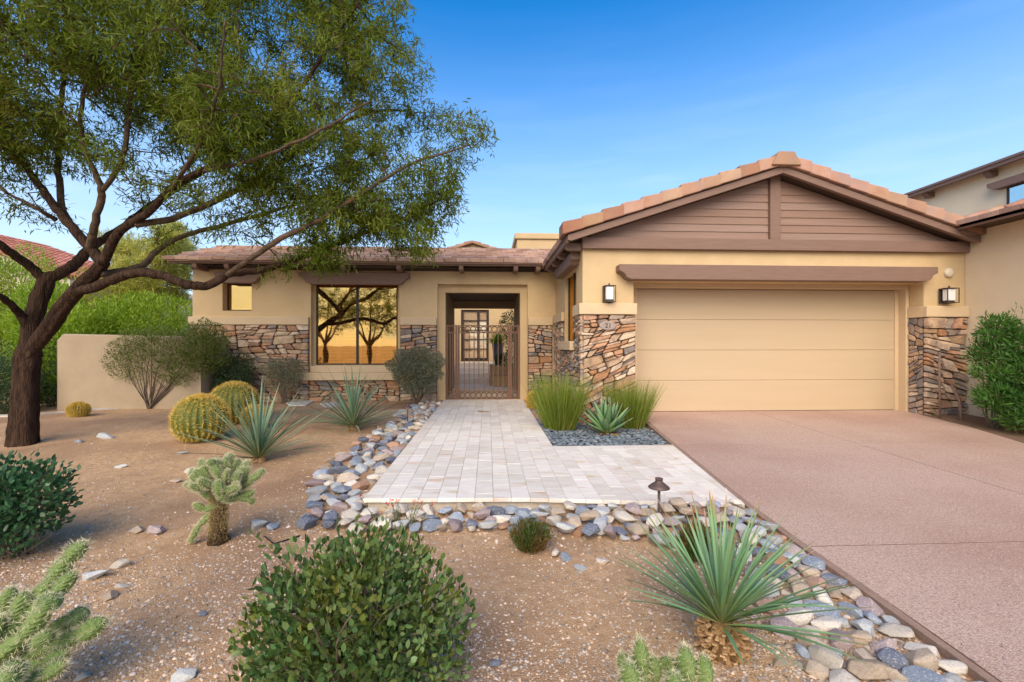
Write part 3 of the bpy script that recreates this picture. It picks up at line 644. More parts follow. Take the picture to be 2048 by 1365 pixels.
MB().lathe([(0.09,0),(0.11,0.05),(0.17,0.45),(0.20,0.68),(0.205,0.70),(0.18,0.70),(0.17,0.62)], pc, 20).build('vessel', m_pot, pot, smooth=True)
# ---- gate
gate = thing('gate', 'brown metal entry gate with vertical bars and a row of rings', 'gate', ((ix0+ix1)/2, YW+0.2, 0))
gy = YW+0.20; gz1 = at(960, 651, gy).z; gz0 = at(960, 799, gy).z+0.005
fr = MB(); t = 0.026
gx_a, gx_b = ix0+0.006, ix1-0.006
px1, px2 = fx(913, gy), fx(1018, gy)
zr1 = at(960, 666, gy).z; zr0 = at(960, 784, gy).z
for x, wd in ((gx_a, 0.045), (px1-0.03, 0.05), (px1+0.028, 0.045), (px2-0.03, 0.045), (px2+0.02, 0.05), (gx_b-0.045, 0.045)): fr.box(x, x+wd, gy-0.02, gy+0.02, gz0, gz1)
segs = [(gx_a+0.045, px1-0.03), (px1+0.073, px2-0.03), (px2+0.07, gx_b-0.045)]
for a, b in segs:
    for z in (gz1-t, zr1-t/2, zr0-t/2, gz0): fr.box(a, b, gy-0.015, gy+0.015, z, z+t)
fr.build('frame', m_gate, gate)
barme = MB().box(-0.009, 0.009, -0.009, 0.009, 0, zr1-t/2-zr0-t/2); barme = barme.build('bar', m_gate); bm_ = barme.data; bpy.data.objects.remove(barme)
def ring_mesh(Rr, r):
    b = MB(); pts = [(Rr*math.cos(2*math.pi*k/16), 0, Rr*math.sin(2*math.pi*k/16)) for k in range(16)]
    for i in range(16):
        c = Vector(pts[i]); d = c.normalized()
        for k in range(6): 
            t_ = 2*math.pi*k/6; b.v.append(tuple(c+d*(r*math.cos(t_))+Vector((0, 1, 0))*(r*math.sin(t_))))
    for i in range(16):
        for k in range(6): b.f.append((i*6+k, i*6+(k+1) % 6, ((i+1) % 16)*6+(k+1) % 6, ((i+1) % 16)*6+k))
    o = b.build('ring', m_gate, smooth=True); me = o.data; bpy.data.objects.remove(o); return me
rr = (gz1-t-(zr1+t/2))/2
rgm = ring_mesh(rr*0.93, 0.011)
for si, (a, b) in enumerate(segs):
    n = 9 if si == 1 else 1
    nb_ = 9 if si == 1 else 2
    for k in range(nb_): inst('bar', bm_, (a+(b-a)*(k+1)/(nb_+1), gy, zr0+t/2), parent=gate)
    for k in range(n):
        x = a+(b-a)*(k+0.5)/n
        inst('ring', rgm, (x, gy, (gz1-t+zr1+t/2)/2), parent=gate)
        inst('ring', rgm, (x, gy, (zr0-t/2+gz0+t)/2), parent=gate, scale=0.95)
MB().box(px1+0.03, px1+0.07, gy-0.07, gy-0.021, 1.0, 1.22).build('handle', m_gate, gate, bevel=0.01)
# ---- wall things
def lantern(px, py0, py1, w, label):
    yb = YG-0.002; z0 = at(px, py1, yb-0.1).z; z1 = at(px, py0+6, yb-0.1).z; x = fx(px, yb-0.1); w2 = w/2
    t_ = thing('wall_lantern', label, 'lantern', (x, yb, z0), 'wall lanterns beside the garage door')
    MB().box(x-w2*0.75, x+w2*0.75, yb-0.02, yb, z0+0.01, z1-0.01).build('back_plate', m_lant, t_, bevel=0.003)
    f_ = MB(); b_ = 0.011; ya, yb2 = yb-0.19, yb-0.03
    for xx in (x-w2, x+w2-b_):
        for yy_ in (ya, yb2-b_): f_.box(xx, xx+b_, yy_, yy_+b_, z0+b_, z1-b_)
    for z in (z0, z1-b_):
        f_.box(x-w2, x+w2, ya, ya+b_, z, z+b_); f_.box(x-w2, x+w2, yb2-b_, yb2, z, z+b_); f_.box(x-w2, x-w2+b_, ya+b_, yb2-b_, z, z+b_); f_.box(x+w2-b_, x+w2, ya+b_, yb2-b_, z, z+b_)
    f_.box(x-w2*0.8, x+w2*0.8, ya+0.02, yb2-0.02, z1-0.004, z1+0.004); f_.box(x-0.02, x+0.02, yb-0.031, yb-0.019, z0+0.1, z1-0.05)
    f_.build('frame', m_lant, t_)
    MB().box(x-w2*0.62, x+w2*0.62, ya+0.03, yb2-0.03, z0+0.045, z1-0.02).build('glass', m_frost, t_, bevel=0.004)
    MB().box(x-w2*0.5, x+w2*0.5, ya+0.035, yb2-0.035, z0+0.012, z0+0.044).build('lamp_base', m_lant, t_)
    MB().tube([(x, yb-0.11, z1+0.004), (x, yb-0.11, z1+0.04)], 0.014, 8).build('finial', m_lant, t_)
lantern(1218, 566, 605, 0.19, 'dark framed wall lantern above the house number 21')
lantern(1897, 571, 607, 0.22, 'dark framed wall lantern right of the garage door by the shrub')
sc = at(1899, 546, YG-0.03)
sr = thing('alarm_siren', 'round cream alarm siren above the right wall lantern', 'siren', sc)
sm = MB(); 
for i, (r_, y) in enumerate([(0.085, 0.028), (0.085, 0.0), (0.075, -0.02), (0.04, -0.028), (0.002, -0.03)]):
    for k in range(20): t_ = 2*math.pi*k/20; sm.v.append((sc.x+r_*math.cos(t_), sc.y+y, sc.z+r_*math.sin(t_)))
for i in range(4):
    for k in range(20): sm.f.append((i*20+k, (i+1)*20+k, (i+1)*20+(k+1) % 20, i*20+(k+1) % 20))
sm.build('dome', mat('cream_plastic', (0.62,0.53,0.40), rough=0.4), sr, smooth=True)
pc2 = at(1216, 652, YG-0.085)
pq = thing('house_number_plaque', 'oval grey stone plaque reading 21 set in the stone pillar', 'plaque', pc2)
b = MB(); n = 24
for i, (k_, y) in enumerate([(1.0, 0.06), (1.0, 0.0), (0.9, -0.012)]):
    for k in range(n): t_ = 2*math.pi*k/n; b.v.append((pc2.x+0.145*k_*math.cos(t_), pc2.y+y, pc2.z+0.075*k_*math.sin(t_)))
for i in range(2):
    for k in range(n): b.f.append((i*n+k, (i+1)*n+k, (i+1)*n+(k+1) % n, i*n+(k+1) % n))
b.f.append(tuple(2*n+k for k in range(n)))
b.build('plaque', mat('plaque_stone', (0.30,0.24,0.21), (0.38,0.31,0.27), scale=20, rough=0.85, bump=0.3), pq)
cu = bpy.data.curves.new('digits', 'FONT'); cu.body = '21'; cu.size = 0.115; cu.extrude = 0.004; cu.align_x = 'CENTER'; cu.align_y = 'CENTER'; cu.resolution_u = 3
to = bpy.data.objects.new('digits_tmp', cu); C.objects.link(to)
dg = bpy.context.evaluated_depsgraph_get(); tme = bpy.data.meshes.new_from_object(to.evaluated_get(dg)); bpy.data.objects.remove(to)
tme.materials.append(mat('digit_dark', (0.05,0.04,0.035), rough=0.7))
inst('digits', tme, (pc2.x, pc2.y-0.015, pc2.z), (R(90), 0, 0), parent=pq)
# ---- adjoining wing on the right (wall runs towards the camera)
adj = thing('adjoining_house', 'taller tan stucco house adjoining the garage on the right with dark rafter tails', 'house', (8.52, 7.7, 0))
AX = 8.503
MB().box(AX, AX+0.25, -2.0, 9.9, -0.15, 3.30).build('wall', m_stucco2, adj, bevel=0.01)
aez = 3.30; aex = 8.02
MB().box(aex, aex+0.05, -2, 7.95, aez-0.03, aez+0.09).build('eave_fascia', m_brown, adj, bevel=0.006)
MB().prism([(aex+0.051, -2, aez+0.02), (AX+0.001, -2, aez+0.05+0.12), (AX+0.001, -2, aez+0.19), (aex+0.051, -2, aez+0.05)], (0, 9.9, 0)).build('soffit', m_soffit, adj)
for y in (7.35, 6.2, 5.0, 3.8):
    pts = [(AX+0.02, y, aez+0.06), (AX+0.02, y, aez-0.10), (aex+0.2, y, aez-0.13), (aex+0.08, y, aez-0.09), (aex+0.055, y, aez+0.02)]
    MB().prism(pts, (0, 0.13, 0)).build('rafter_tail', m_brown, adj, bevel=0.008)
ups = Vector((1, 0, 0.25)).normalized()
tiled_slope('roof_tiles', (aex-0.06, -2, aez+0.03), (0, 1, 0), ups, 33, 7, 0.30, 0.36, 0.028, m_tile2, adj)
MB().prism([(aex, -2, aez+0.045), (10.6, -2, aez+0.045+0.25*2.58), (10.6, -2, aez+0.0), (aex, -2, aez+0.0)], (0, 9.8, 0)).build('roof_deck', m_soffit, adj)
# hip cap tiles where the low roof ends
capm = MB(); 
for k in range(7):
    t_ = math.pi*k/6; capm.v.append((0.075*math.cos(t_), 0, 0.075*math.sin(t_)-0.01))
for k in range(7):
    t_ = math.pi*k/6; capm.v.append((0.095*math.cos(t_), 0.42, 0.095*math.sin(t_)-0.01))
for k in range(6): capm.f.append((k, k+1, 8+k, 7+k))
capo = capm.build('cap_tile', m_tile, smooth=True); so_ = capo.modifiers.new('s', 'SOLIDIFY'); so_.thickness = 0.02; 
dg = bpy.context.evaluated_depsgraph_get(); capme = bpy.data.meshes.new_from_object(capo.evaluated_get(dg)); bpy.data.objects.remove(capo)
for i in range(5): inst('cap_tile', capme, (aex+0.15+i*0.36, 7.85-0.05*i, aez+0.11+i*0.10), (R(0), R(0), R(-90+rnd.uniform(-8, 8))), parent=adj).rotation_euler = (R(18), 0, R(-92+rnd.uniform(-7, 7)))
UX = 10.2; uz = 4.78
MB().box(UX, UX+0.3, 2.0, 14, 3.2, 4.86).build('upper_wall', mat('adjoining_stucco_lit', (0.78,0.64,0.43), (0.83,0.69,0.48), scale=2, rough=0.92, bump=0.3, bscale=110), adj, bevel=0.01)  # stucco lightened: warm light on the upper wall is put into its colour
MB().box(9.93, 9.99, 2.0, 14.2, uz-0.0, uz+0.07).build('upper_fascia', m_brown, adj, bevel=0.006)
MB().prism([(9.90, 2, uz+0.075), (13, 2, uz+0.075+0.8), (13, 2, uz+0.12+0.8), (9.90, 2, uz+0.12)], (0, 12.2, 0)).build('upper_roof', m_brown, adj)
for y in (12.5, 11.2, 9.9, 8.6, 7.3): MB().prism([(UX+0.01, y, uz+0.02), (UX+0.01, y, uz-0.09), (10.08, y, uz-0.11), (10.0, y, uz-0.02), (10.0, y, uz+0.02)], (0, 0.12, 0)).build('rafter_tail', m_brown, adj, bevel=0.006)
uw = MB().box(UX-0.04, UX-0.001, 7.0, 8.42, 4.00, 4.38).build('upper_window', m_dark, adj)
MB().box(UX-0.05, UX-0.041, 7.05, 8.36, 4.02, 4.35).build('pane', glass_mat('blue_glass', 0.6, (.5, .7, .75, 1), (.75, .95, 1, 1)), uw)
MB().prism([(UX-0.16, 6.9, 4.385), (UX-0.16, 8.55, 4.385), (UX-0.16, 8.68, 4.46), (UX-0.16, 8.68, 4.54), (UX-0.16, 6.9, 4.54)], (0.159, 0, 0)).build('header_beam', m_brown, adj, bevel=0.006)
# ---- garden wall, neighbour house
gw = thing('garden_wall', 'low tan stucco garden wall with rounded corner beside the house', 'wall', at(260, 810, 9.65))
b = MB(); x0, x1 = fx(119, 9.6), fx(402, 9.8); zt = at(200, 668, 9.6).z; n = 28
prof = []
for i in range(n+1):
    x = x0+(x1-x0)*i/n; yv = 9.55+0.25*(i/n)
    d0 = x-x0; k = 0.12*(1-math.sqrt(max(0, 1-(1-min(d0/0.12, 1))**2)))
    prof.append((x, yv, zt-k-0.05*(i/n)))
for x, y, z in prof: b.v += [(x, y, -0.1), (x, y, z-0.02), (x, y+0.03, z), (x, y+0.19, z), (x, y+0.22, z-0.02), (x, y+0.22, -0.1)]
for i in range(n):
    for k in range(5): b.f.append((i*6+k, (i+1)*6+k, (i+1)*6+k+1, i*6+k+1))
b.f.append((5,4,3,2,1,0)); b.f.append(tuple(n*6+k for k in range(6)))
b.build('wall_body', mat('wall_stucco', (0.36,0.28,0.19), (0.42,0.33,0.225), scale=2.5, rough=0.93, bump=0.35, bscale=120), gw, bevel=0.01)
MB().box(x1-0.2, x1-0.001, 10.0, YW-0.07, -0.1, zt-0.05).build('wall_return', MATS['wall_stucco'], gw)
nb_ = thing('neighbour_house', 'cream neighbour house with red clay tile roof behind the tree trunk', 'house', (-17, 18, 0))
ny = 17.0; e0 = at(-260, 415, ny); e1 = at(140, 556, ny)
MB().prism([(e0.x, ny+0.4, 0), (e1.x-0.5, ny+0.4, 0), (e1.x-0.5, ny+0.4, e1.z-0.0), (e0.x, ny+0.4, e0.z-0.25)], (0, 9, 0)).build('wall', mat('cream_wall', (0.50,0.44,0.34), (0.55,0.48,0.38), scale=2, rough=0.9), nb_)
MB().prism([(e0.x, ny, e0.z-0.35), (e1.x, ny, e1.z-0.30), (e1.x, ny, e1.z-0.05), (e0.x, ny, e0.z-0.1)], (0, 0.2, 0)).build('rake_board', mat('cream_trim', (0.55,0.49,0.38), rough=0.8), nb_)
dv = Vector((e0.x-e1.x, 0, e0.z-e1.z)).normalized()
b = MB(); ln = (e0-e1).length
for r_ in range(int(ln/0.36)):
    for j in range(26):
        c = Vector((e1.x, ny-0.1+j*0.24, e1.z))+dv*(r_*0.36); 
        seg = [(0.11*math.cos(math.pi*k/5), 0.11*math.sin(math.pi*k/5)) for k in range(6)]
        nn = Vector((-dv.z, 0, dv.x)); nn = nn if nn.z > 0 else -nn
        vs = [c+Vector((0, a, 0))+nn*(h_+0.03) for a, h_ in seg]+[c+dv*0.40+Vector((0, a, 0))+nn*h_ for a, h_ in seg]
        b.add(vs, [(k, k+1, k+7, k+6) for k in range(5)]+[(0,1,2,3,4,5)])
tag(b.build('roof_tiles', m_redtile, nb_, smooth=False), kind='stuff')
MB().prism([(e0.x, ny, e0.z-0.06), (e1.x, ny, e1.z-0.06), (e1.x, ny, e1.z-0.01), (e0.x, ny, e0.z-0.01)], (0, 6.2, 0)).build('roof_deck', m_redtile, nb_)
# ================================================================== TREES
m_bark = mat('dark_bark', (0.022,0.013,0.009), (0.085,0.05,0.033), scale=10, rough=0.95, bump=2.2, bscale=26, stretch=(2.2,2.2,0.45), spec=0.1)
m_limb = mat('limb_bark', (0.055,0.038,0.025), (0.125,0.088,0.058), scale=14, rough=0.9, bump=0.8, bscale=30, c3=(0.22,0.11,0.06), scale3=3, thr=(0.6,0.75), spec=0.15)
m_mleaf = mat('mesquite_leaf', (0.115,0.17,0.013), (0.185,0.23,0.025), scale=1.1, rough=0.6, island=0.4, rand_hue=0.0, trans=0.5, c3=(0.25,0.24,0.03), scale3=0.8, thr=(0.60,0.74), spec=0.2)
STRIP_V = [(0,-.12,0),(0,.12,0),(.5,-.5,-.03),(.5,.5,-.03),(1,-.1,-.16),(1,.1,-.16)]
STRIP_F = [(0,2,3,1),(2,4,5,3)]
LEAF_V = [(0,0,0),(.45,-.5,.02),(.5,0,-.03),(.45,.5,.02),(1,0,0)]
LEAF_F = [(0,1,2),(0,2,3),(1,4,2),(2,4,3)]
OVAL_V = [(0,0,0),(.28,-.45,.04),(.33,0,-.02),(.28,.45,.04),(.68,-.42,.04),(.68,0,-.02),(.68,.42,.04),(1,0,0)]
OVAL_F = [(0,1,2),(0,2,3),(1,4,5),(1,5,2),(2,5,6),(2,6,3),(4,7,5),(5,7,6)]
def smooth_path(P, n=4):
    """Catmull-Rom through points (x,y,z,r)"""
    P = [np.array(p, float) for p in P]; out = []
    for i in range(len(P)-1):
        p0 = P[max(i-1, 0)]; p1 = P[i]; p2 = P[i+1]; p3 = P[min(i+2, len(P)-1)]
        for k in range(n):
            t = k/n; out.append(0.5*((2*p1)+(-p0+p2)*t+(2*p0-5*p1+4*p2-p3)*t*t+(-p0+3*p1-3*p2+p3)*t**3))
    out.append(P[-1]); return out
def grow(nodes, tips, rs, step=0.16, wob=0.03, up=0.25, rad=0.0032, pexp=0.5, rmax=0.03):
    """attach tips one by one to the nearest node; returns list of chains (positions, radii)"""
    cap = len(nodes)+len(tips)*14; P = np.zeros((cap, 3)); n = len(nodes); P[:n] = nodes; par = np.full(cap, -1); cnt = np.zeros(cap); n0 = n
    d0 = np.array([np.min(np.linalg.norm(P[:n]-t, axis=1)) for t in tips]); order = np.argsort(d0); chains = []
    for ti in order:
        t = tips[ti]; dv = t-P[:n]; d = np.linalg.norm(dv, axis=1)
        k = int(np.argmin(d+0.35*np.abs(np.minimum(dv[:, 2], 0)))); L = d[k]
        if L < 0.04: continue
        m = max(2, int(L/step)); a = P[k].copy(); ids = [k]
        bow = rs.normal(0, wob*L, 3)+np.array([0, 0, up*L*0.4])
        for j in range(1, m+1):
            s = j/m; p = a+(t-a)*s+bow*math.sin(math.pi*s)*0.8+rs.normal(0, 0.012, 3)
            if n >= cap: break
            P[n] = p; par[n] = ids[-1]; ids.append(n); n += 1
        chains.append(ids)
    for ids in chains:
        i = ids[-1]
        while i >= n0: cnt[i] += 1; i = par[i]
    out = []
    for ids in chains:
        r = [min(rmax, rad*max(1, cnt[i])**pexp) if i >= n0 else None for i in ids]; r[0] = r[1]
        r[-1] *= 0.45; out.append((P[ids].copy(), r))
    return out
def lobes_tips(lobes, rs, total):
    vol = np.array([l[3]*l[4]*l[5]*l[6] for l in lobes]); vol = vol/vol.sum(); T = []
    for l, v in zip(lobes, vol):
        c = np.array(at(l[0], l[1], l[2])) if l[2] is not None else np.array(l[0])
        for _ in range(max(2, int(total*v))):
            while True:
                q = rs.uniform(-1, 1, 3)
                if q@q < 1: break
            T.append(c+q*np.array([l[3], l[4], l[5]]))
    return np.array(T)
def foliage(chains, rs, per_node, L, Wd, frac=0.35, jit=0.07, droop=0.5, spread=0.9, strip=True):
    P, D = [], []
    for pos, r in chains:
        m = len(pos); s = int(m*frac)
        for i in range(max(1, s), m):
            d = pos[i]-pos[i-1]; d = d/max(1e-6, np.linalg.norm(d))
            for _ in range(per_node):
                P.append(pos[i]+rs.normal(0, jit, 3)*0.6+(pos[i-1]-pos[i])*rs.uniform(0, 1)); D.append(d*0.6+rs.normal(0, spread, 3)+np.array([0, 0, -droop]))
    n = len(P); Nn = rs.normal(0, 1, (n, 3))+np.array([0, 0, 1.2])
    return leaves(P, D, Nn, rs.uniform(0.6, 1.25, n)*L, rs.uniform(0.7, 1.2, n)*Wd, STRIP_V if strip else LEAF_V, STRIP_F if strip else LEAF_F)
# ---- the big mesquite
rs = np.random.default_rng(5)
tb = at(46, 893, 6.6)
tree = thing('mesquite_tree', 'large spreading mesquite tree with dark forked trunk and feathery green crown', 'tree', tb)
LIMBS = [
 ('trunk', [(44,905,6.6,84),(46,885,6.6,74),(48,840,6.6,66),(50,790,6.6,62),(52,750,6.6,62),(55,715,6.6,64),(58,690,6.6,50)]),
 ('trunk', [(54,740,6.6,40),(60,690,6.62,46),(66,640,6.64,46),(78,600,6.66,44),(92,565,6.7,40),(100,548,6.72,34)]),
 ('trunk', [(52,755,6.6,36),(62,705,6.56,42),(88,667,6.5,44),(110,637,6.45,45),(126,613,6.4,42),(160,573,6.3,38),(190,545,6.2,34),(208,522,6.15,30)]),
 ('limb', [(92,566,6.7,32),(69,541,6.6,28),(34,514,6.4,26),(0,491,6.2,24),(-60,440,6.0,20),(-140,380,5.8,14),(-230,300,5.6,9)]),
 ('limb', [(60,660,6.6,28),(42,632,6.5,25),(23,610,6.3,22),(0,594,6.1,20),(-60,560,5.7,16),(-150,470,5.3,10)]),
 ('limb', [(96,556,6.7,36),(126,545,6.8,32),(152,526,6.95,30),(183,495,7.1,26),(230,465,7.3,20),(290,420,7.5,16),(380,360,7.8,12),(480,300,8.0,8)]),
 ('limb', [(205,528,6.16,30),(190,508,6.2,30),(168,484,6.2,28),(137,446,6.2,26),(107,411,6.25,23),(69,358,6.3,20),(34,310,6.3,16),(7,269,6.3,13),(-40,180,6.3,9),(-60,60,6.3,6)]),
 ('limb', [(155,468,6.2,22),(128,425,6.4,20),(117,344,6.5,17),(119,241,6.6,14),(131,138,6.6,10),(138,34,6.6,7),(150,-80,6.6,5)]),
 ('limb', [(178,500,6.2,24),(193,441,6.0,20),(203,379,5.9,19),(182,331,5.8,14),(160,250,5.7,11),(175,150,5.6,8),(190,30,5.5,6)]),
 ('limb', [(203,384,5.9,14),(240,330,5.8,12),(258,241,5.8,11),(262,148,5.8,9),(286,52,5.8,7),(310,-60,5.8,5)]),
 ('limb', [(205,528,6.15,28),(241,461,6.0,24),(293,430,5.9,21),(344,375,5.8,18),(406,341,5.7,16),(475,300,5.7,13),(537,248,5.7,11),(600,180,5.7,9),(660,90,5.7,7),(720,0,5.7,5)]),
 ('limb', [(270,450,5.95,19),(344,437,6.1,17),(413,410,6.3,16),(482,375,6.5,14),(534,341,6.6,12),(620,289,6.8,10),(720,230,7.0,7),(820,222,7.1,4)]),
 ('limb', [(150,585,6.33,30),(198,571,6.1,28),(244,552,6.0,27),(290,545,5.9,26),(335,556,5.9,25),(381,570,5.9,24),(419,571,5.95,22),(457,549,6.0,20),(520,541,6.1,17),(575,525,6.2,14),(640,500,6.2,12),(720,470,6.2,9),(800,440,6.2,6),(880,400,6.2,4)]),
 ('limb', [(450,553,6.0,14),(500,520,5.8,13),(560,478,5.7,12),(640,440,5.6,10),(720,390,5.6,8),(820,330,5.6,6),(940,290,5.7,3)]),
 ('limb', [(200,548,6.18,22),(240,543,6.4,20),(282,533,6.6,18),(305,510,6.8,16),(358,476,7.0,13),(430,455,7.2,10),(520,430,7.4,8),(620,400,7.6,5)]),
 ('limb', [(112,440,6.22,12),(70,415,6.0,10),(30,395,5.9,8),(0,375,5.8,7),(-60,330,5.7,4)]),
 ('limb', [(344,378,5.8,10),(380,320,5.3,9),(420,240,4.9,8),(440,150,4.6,6),(450,40,4.4,4)]),
 ('limb', [(406,343,5.7,9),(470,330,5.3,8),(560,300,5.0,7),(660,250,4.8,5),(740,200,4.7,3)]),
]
NODES = []
for nm, L in LIMBS:
    pts = []
    for px, py, Y, w in L:
        p = at(px, py, Y); pts.append((p.x, p.y, p.z, w/2*Y/F*math.cos(math.atan((px-CX)/F))*(.86 if w > 12 else 1)))
    sp = smooth_path(pts, 5)
    pos = [Vector(q[:3]) for q in sp]; rad = [max(0.004, q[3])*(1+0.02*math.sin(i*1.7)) for i, q in enumerate(sp)]
    if nm == 'limb':
        pos = [p+Vector(rs.normal(0, 0.006, 3)) if 2 < i else p for i, p in enumerate(pos)]; NODES += [tuple(p) for i, p in enumerate(pos) if i > 14]
    rg_ = rs.normal(0, 1, (24, len(pos))); rg_ = np.cumsum(rg_*0.35, axis=1)*0.05+rs.normal(0, .06, (24, 1))
    MB().tube(pos, rad, 24 if nm == 'trunk' else 10, ridge=(lambda k, i: 1+float(np.clip(rg_[k, i], -.13, .13))) if nm == 'trunk' else None).build(nm, m_bark if nm == 'trunk' or L[0][3] >= 28 else m_limb, tree, smooth=True)
LOB = [(915,288,6.3,.55,.8,.32,1.2),(800,370,6.3,.9,1.1,.6,1.1),(790,465,6.1,.65,.7,.45,2.3),(710,165,6.3,1.0,1.2,.85,1.1),(800,60,6.4,.3,.6,.42,1.0),(690,20,6.4,.8,.9,.5,1.0),
 (560,60,6.4,1.2,1.5,1.0,1),(580,290,6.0,1.2,1.4,.75,1.1),(390,150,6.0,1.3,1.7,1.1,1),(190,120,6.1,1.3,1.7,1.1,1),(30,160,6.2,1.2,1.6,1.1,1),
 (-200,200,6.0,1.4,1.6,1.2,.7),(100,-170,6.2,1.8,1.8,.9,.6),(420,-170,6.1,1.8,1.8,.9,.6),(620,-140,6.2,.9,1.3,.7,.7),
 (390,330,5.5,.9,.9,.42,.9),(40,415,6.4,.5,.7,.22,.8),(640,430,6.2,.8,.9,.30,1.0),(690,510,6.1,.65,.4,.24,3.2),(560,545,6.1,.35,.3,.09,.9),(820,520,6.1,.2,.4,.2,1.0),(480,400,6.6,.7,.8,.35,.8),(330,360,7.2,.8,.8,.5,.7),
 (560,400,6.2,.8,.8,.35,1.7),(450,460,6.3,.6,.6,.2,.8),(860,385,6.2,.5,.6,.4,1.3),(330,470,6.6,.5,.5,.2,.6),(690,450,6.0,.75,.6,.36,2.0),(870,235,6.9,.5,.5,.22,1.2),(280,260,5.5,.9,.8,.5,1.0),(470,250,5.4,.8,.8,.5,1.0),(90,290,6.2,.7,.8,.45,1.0),(690,420,6.0,.7,.7,.35,1.1),(780,535,6.1,.45,.3,.2,3.2),(600,520,6.1,.45,.3,.15,2.4),(840,140,6.3,.25,.4,.2,1.0),(940,330,6.2,.28,.4,.3,.8),(880,430,6.2,.35,.5,.25,1.0)]
tips = lobes_tips(LOB, rs, 9000)
tips = tips[np.sin(tips[:, 0]*2.3+1)*np.sin(tips[:, 1]*2.0+tips[:, 2])+np.sin(tips[:, 2]*3.1+tips[:, 0]*1.7) > -.95]
ch = grow(np.array(NODES), tips, rs, step=0.13, wob=0.06, up=0.1, rad=0.0030, pexp=0.45, rmax=0.022)
b = MB()
for pos, r in ch: b.tube([Vector(p) for p in pos], r, 4, cap=False)
tag(b.build('twigs', m_limb, tree), kind='stuff')
V, Fq = foliage(ch, rs, 12, 0.088, 0.0155, frac=0.1, jit=0.10, droop=0.45, spread=0.75)
tag(np_obj('crown', V, Fq, m_mleaf, tree), kind='stuff')
print('mesquite strips', len(Fq)//2)
# ---- palo verde behind the garden wall
m_pv = mat('palo_verde_bark', (0.24,0.26,0.07), (0.33,0.33,0.11), scale=8, rough=0.8)
m_pvl = mat('palo_verde_leaf', (0.44,0.46,0.085), (0.58,0.55,0.14), scale=1.5, rough=0.6, island=0.3, trans=0.4)
def palo(base_px, Y, label, lobes, stems, total, seed):
    r2 = np.random.default_rng(seed); bp = at(base_px, 690, Y); bp.z = -0.03
    t = thing('palo_verde_tree', label, 'tree', bp, 'palo verde trees behind the garden wall')
    nodes = []
    for (px, py, dy) in stems:
        e = at(px, py, Y+dy); mid = (bp*0.5+e*0.5)+Vector((r2.normal(0, .1), 0, .2))
        sp = smooth_path([(*bp, .09), (*(bp*0.7+mid*0.3), .075), (*mid, .05), (*e, .02)], 5); nodes += [tuple(q[:3]) for q in sp[5:]]
        MB().tube([q[:3] for q in sp], [q[3] for q in sp], 7).build('trunk', m_pv, t, smooth=True)
    tp = lobes_tips(lobes, r2, total); c2 = grow(np.array(nodes), tp, r2, step=0.2, wob=0.05, up=0.5, rad=0.005, pexp=0.45, rmax=0.03)
    b = MB()
    for pos, r in c2: b.tube([Vector(p) for p in pos], r, 4, cap=False)
    tag(b.build('twigs', m_pv, t), kind='stuff')
    V, Fq = foliage(c2, r2, 26, 0.17, 0.018, frac=0.2, jit=0.10, droop=-0.5, spread=0.6)
    tag(np_obj('crown', V, Fq, m_pvl, t), kind='stuff')
palo(300, 13.5, 'pale yellow green palo verde tree left of the house corner', [(300,540,13.5,.9,1,.9,1),(235,500,13.5,.6,.8,.5,.8),(345,490,13.5,.45,.8,.7,1),(270,610,13.5,.9,.8,.5,.7)], [(250,520,0),(310,500,.3),(350,480,-.3),(290,560,.5)], 420, 21)
palo(365, 14.6, 'pale palo verde tree pressed against the house corner', [(362,540,14.6,.42,.8,1.1,1),(345,470,14.6,.3,.6,.4,.7)], [(360,500,0),(345,470,.3)], 200, 22)

# ---- trees across the street, behind the camera: the windows mirror them
for i, (x, y, hh, rr, lab) in enumerate([(-9.5, -15, 4.3, 2.6, 'dark street tree mirrored in the large window'), (-4.5, -19, 3.6, 2.2, 'low dark street tree mirrored at the right of the large window'), (-14.0, -18, 4.8, 2.7, 'dark street tree mirrored in the left half of the large window')]):
    r3 = np.random.default_rng(200+i); bp = Vector((x, y, -.2)); t = thing('street_tree', lab, 'tree', bp)
    nodes = []
    for k in range(5):
        a = 6.283*k/5+i; e = bp+Vector((math.cos(a)*rr*.6, math.sin(a)*rr*.6, hh*.95)); sp = smooth_path([(*bp, .16), (*(bp+Vector((0, 0, hh*.3))), .13), (*(bp*.5+e*.5+Vector((0, 0, .3))), .08), (*e, .03)], 4); nodes += [tuple(q[:3]) for q in sp[4:]]
        MB().tube([q[:3] for q in sp], [q[3] for q in sp], 7).build('trunk', m_limb, t, smooth=True)
    tp = lobes_tips([((x, y, hh), 0, None, rr, rr, hh*.36, 1), ((x+rr*.5, y, hh*.75), 0, None, rr*.6, rr*.6, hh*.3, 1)], r3, 330)
    c3_ = grow(np.array(nodes), tp, r3, step=.3, wob=.06, up=.3, rad=.008, pexp=.45, rmax=.05)
    b = MB()
    for pos, r in c3_: b.tube([Vector(p) for p in pos], r, 4, cap=False)
    tag(b.build('twigs', m_limb, t), kind='stuff')
    V, Fq = foliage(c3_, r3, 8, .22, .05, frac=.2, jit=.2, droop=.3); tag(np_obj('crown', V, Fq, m_mleaf, t), kind='stuff')
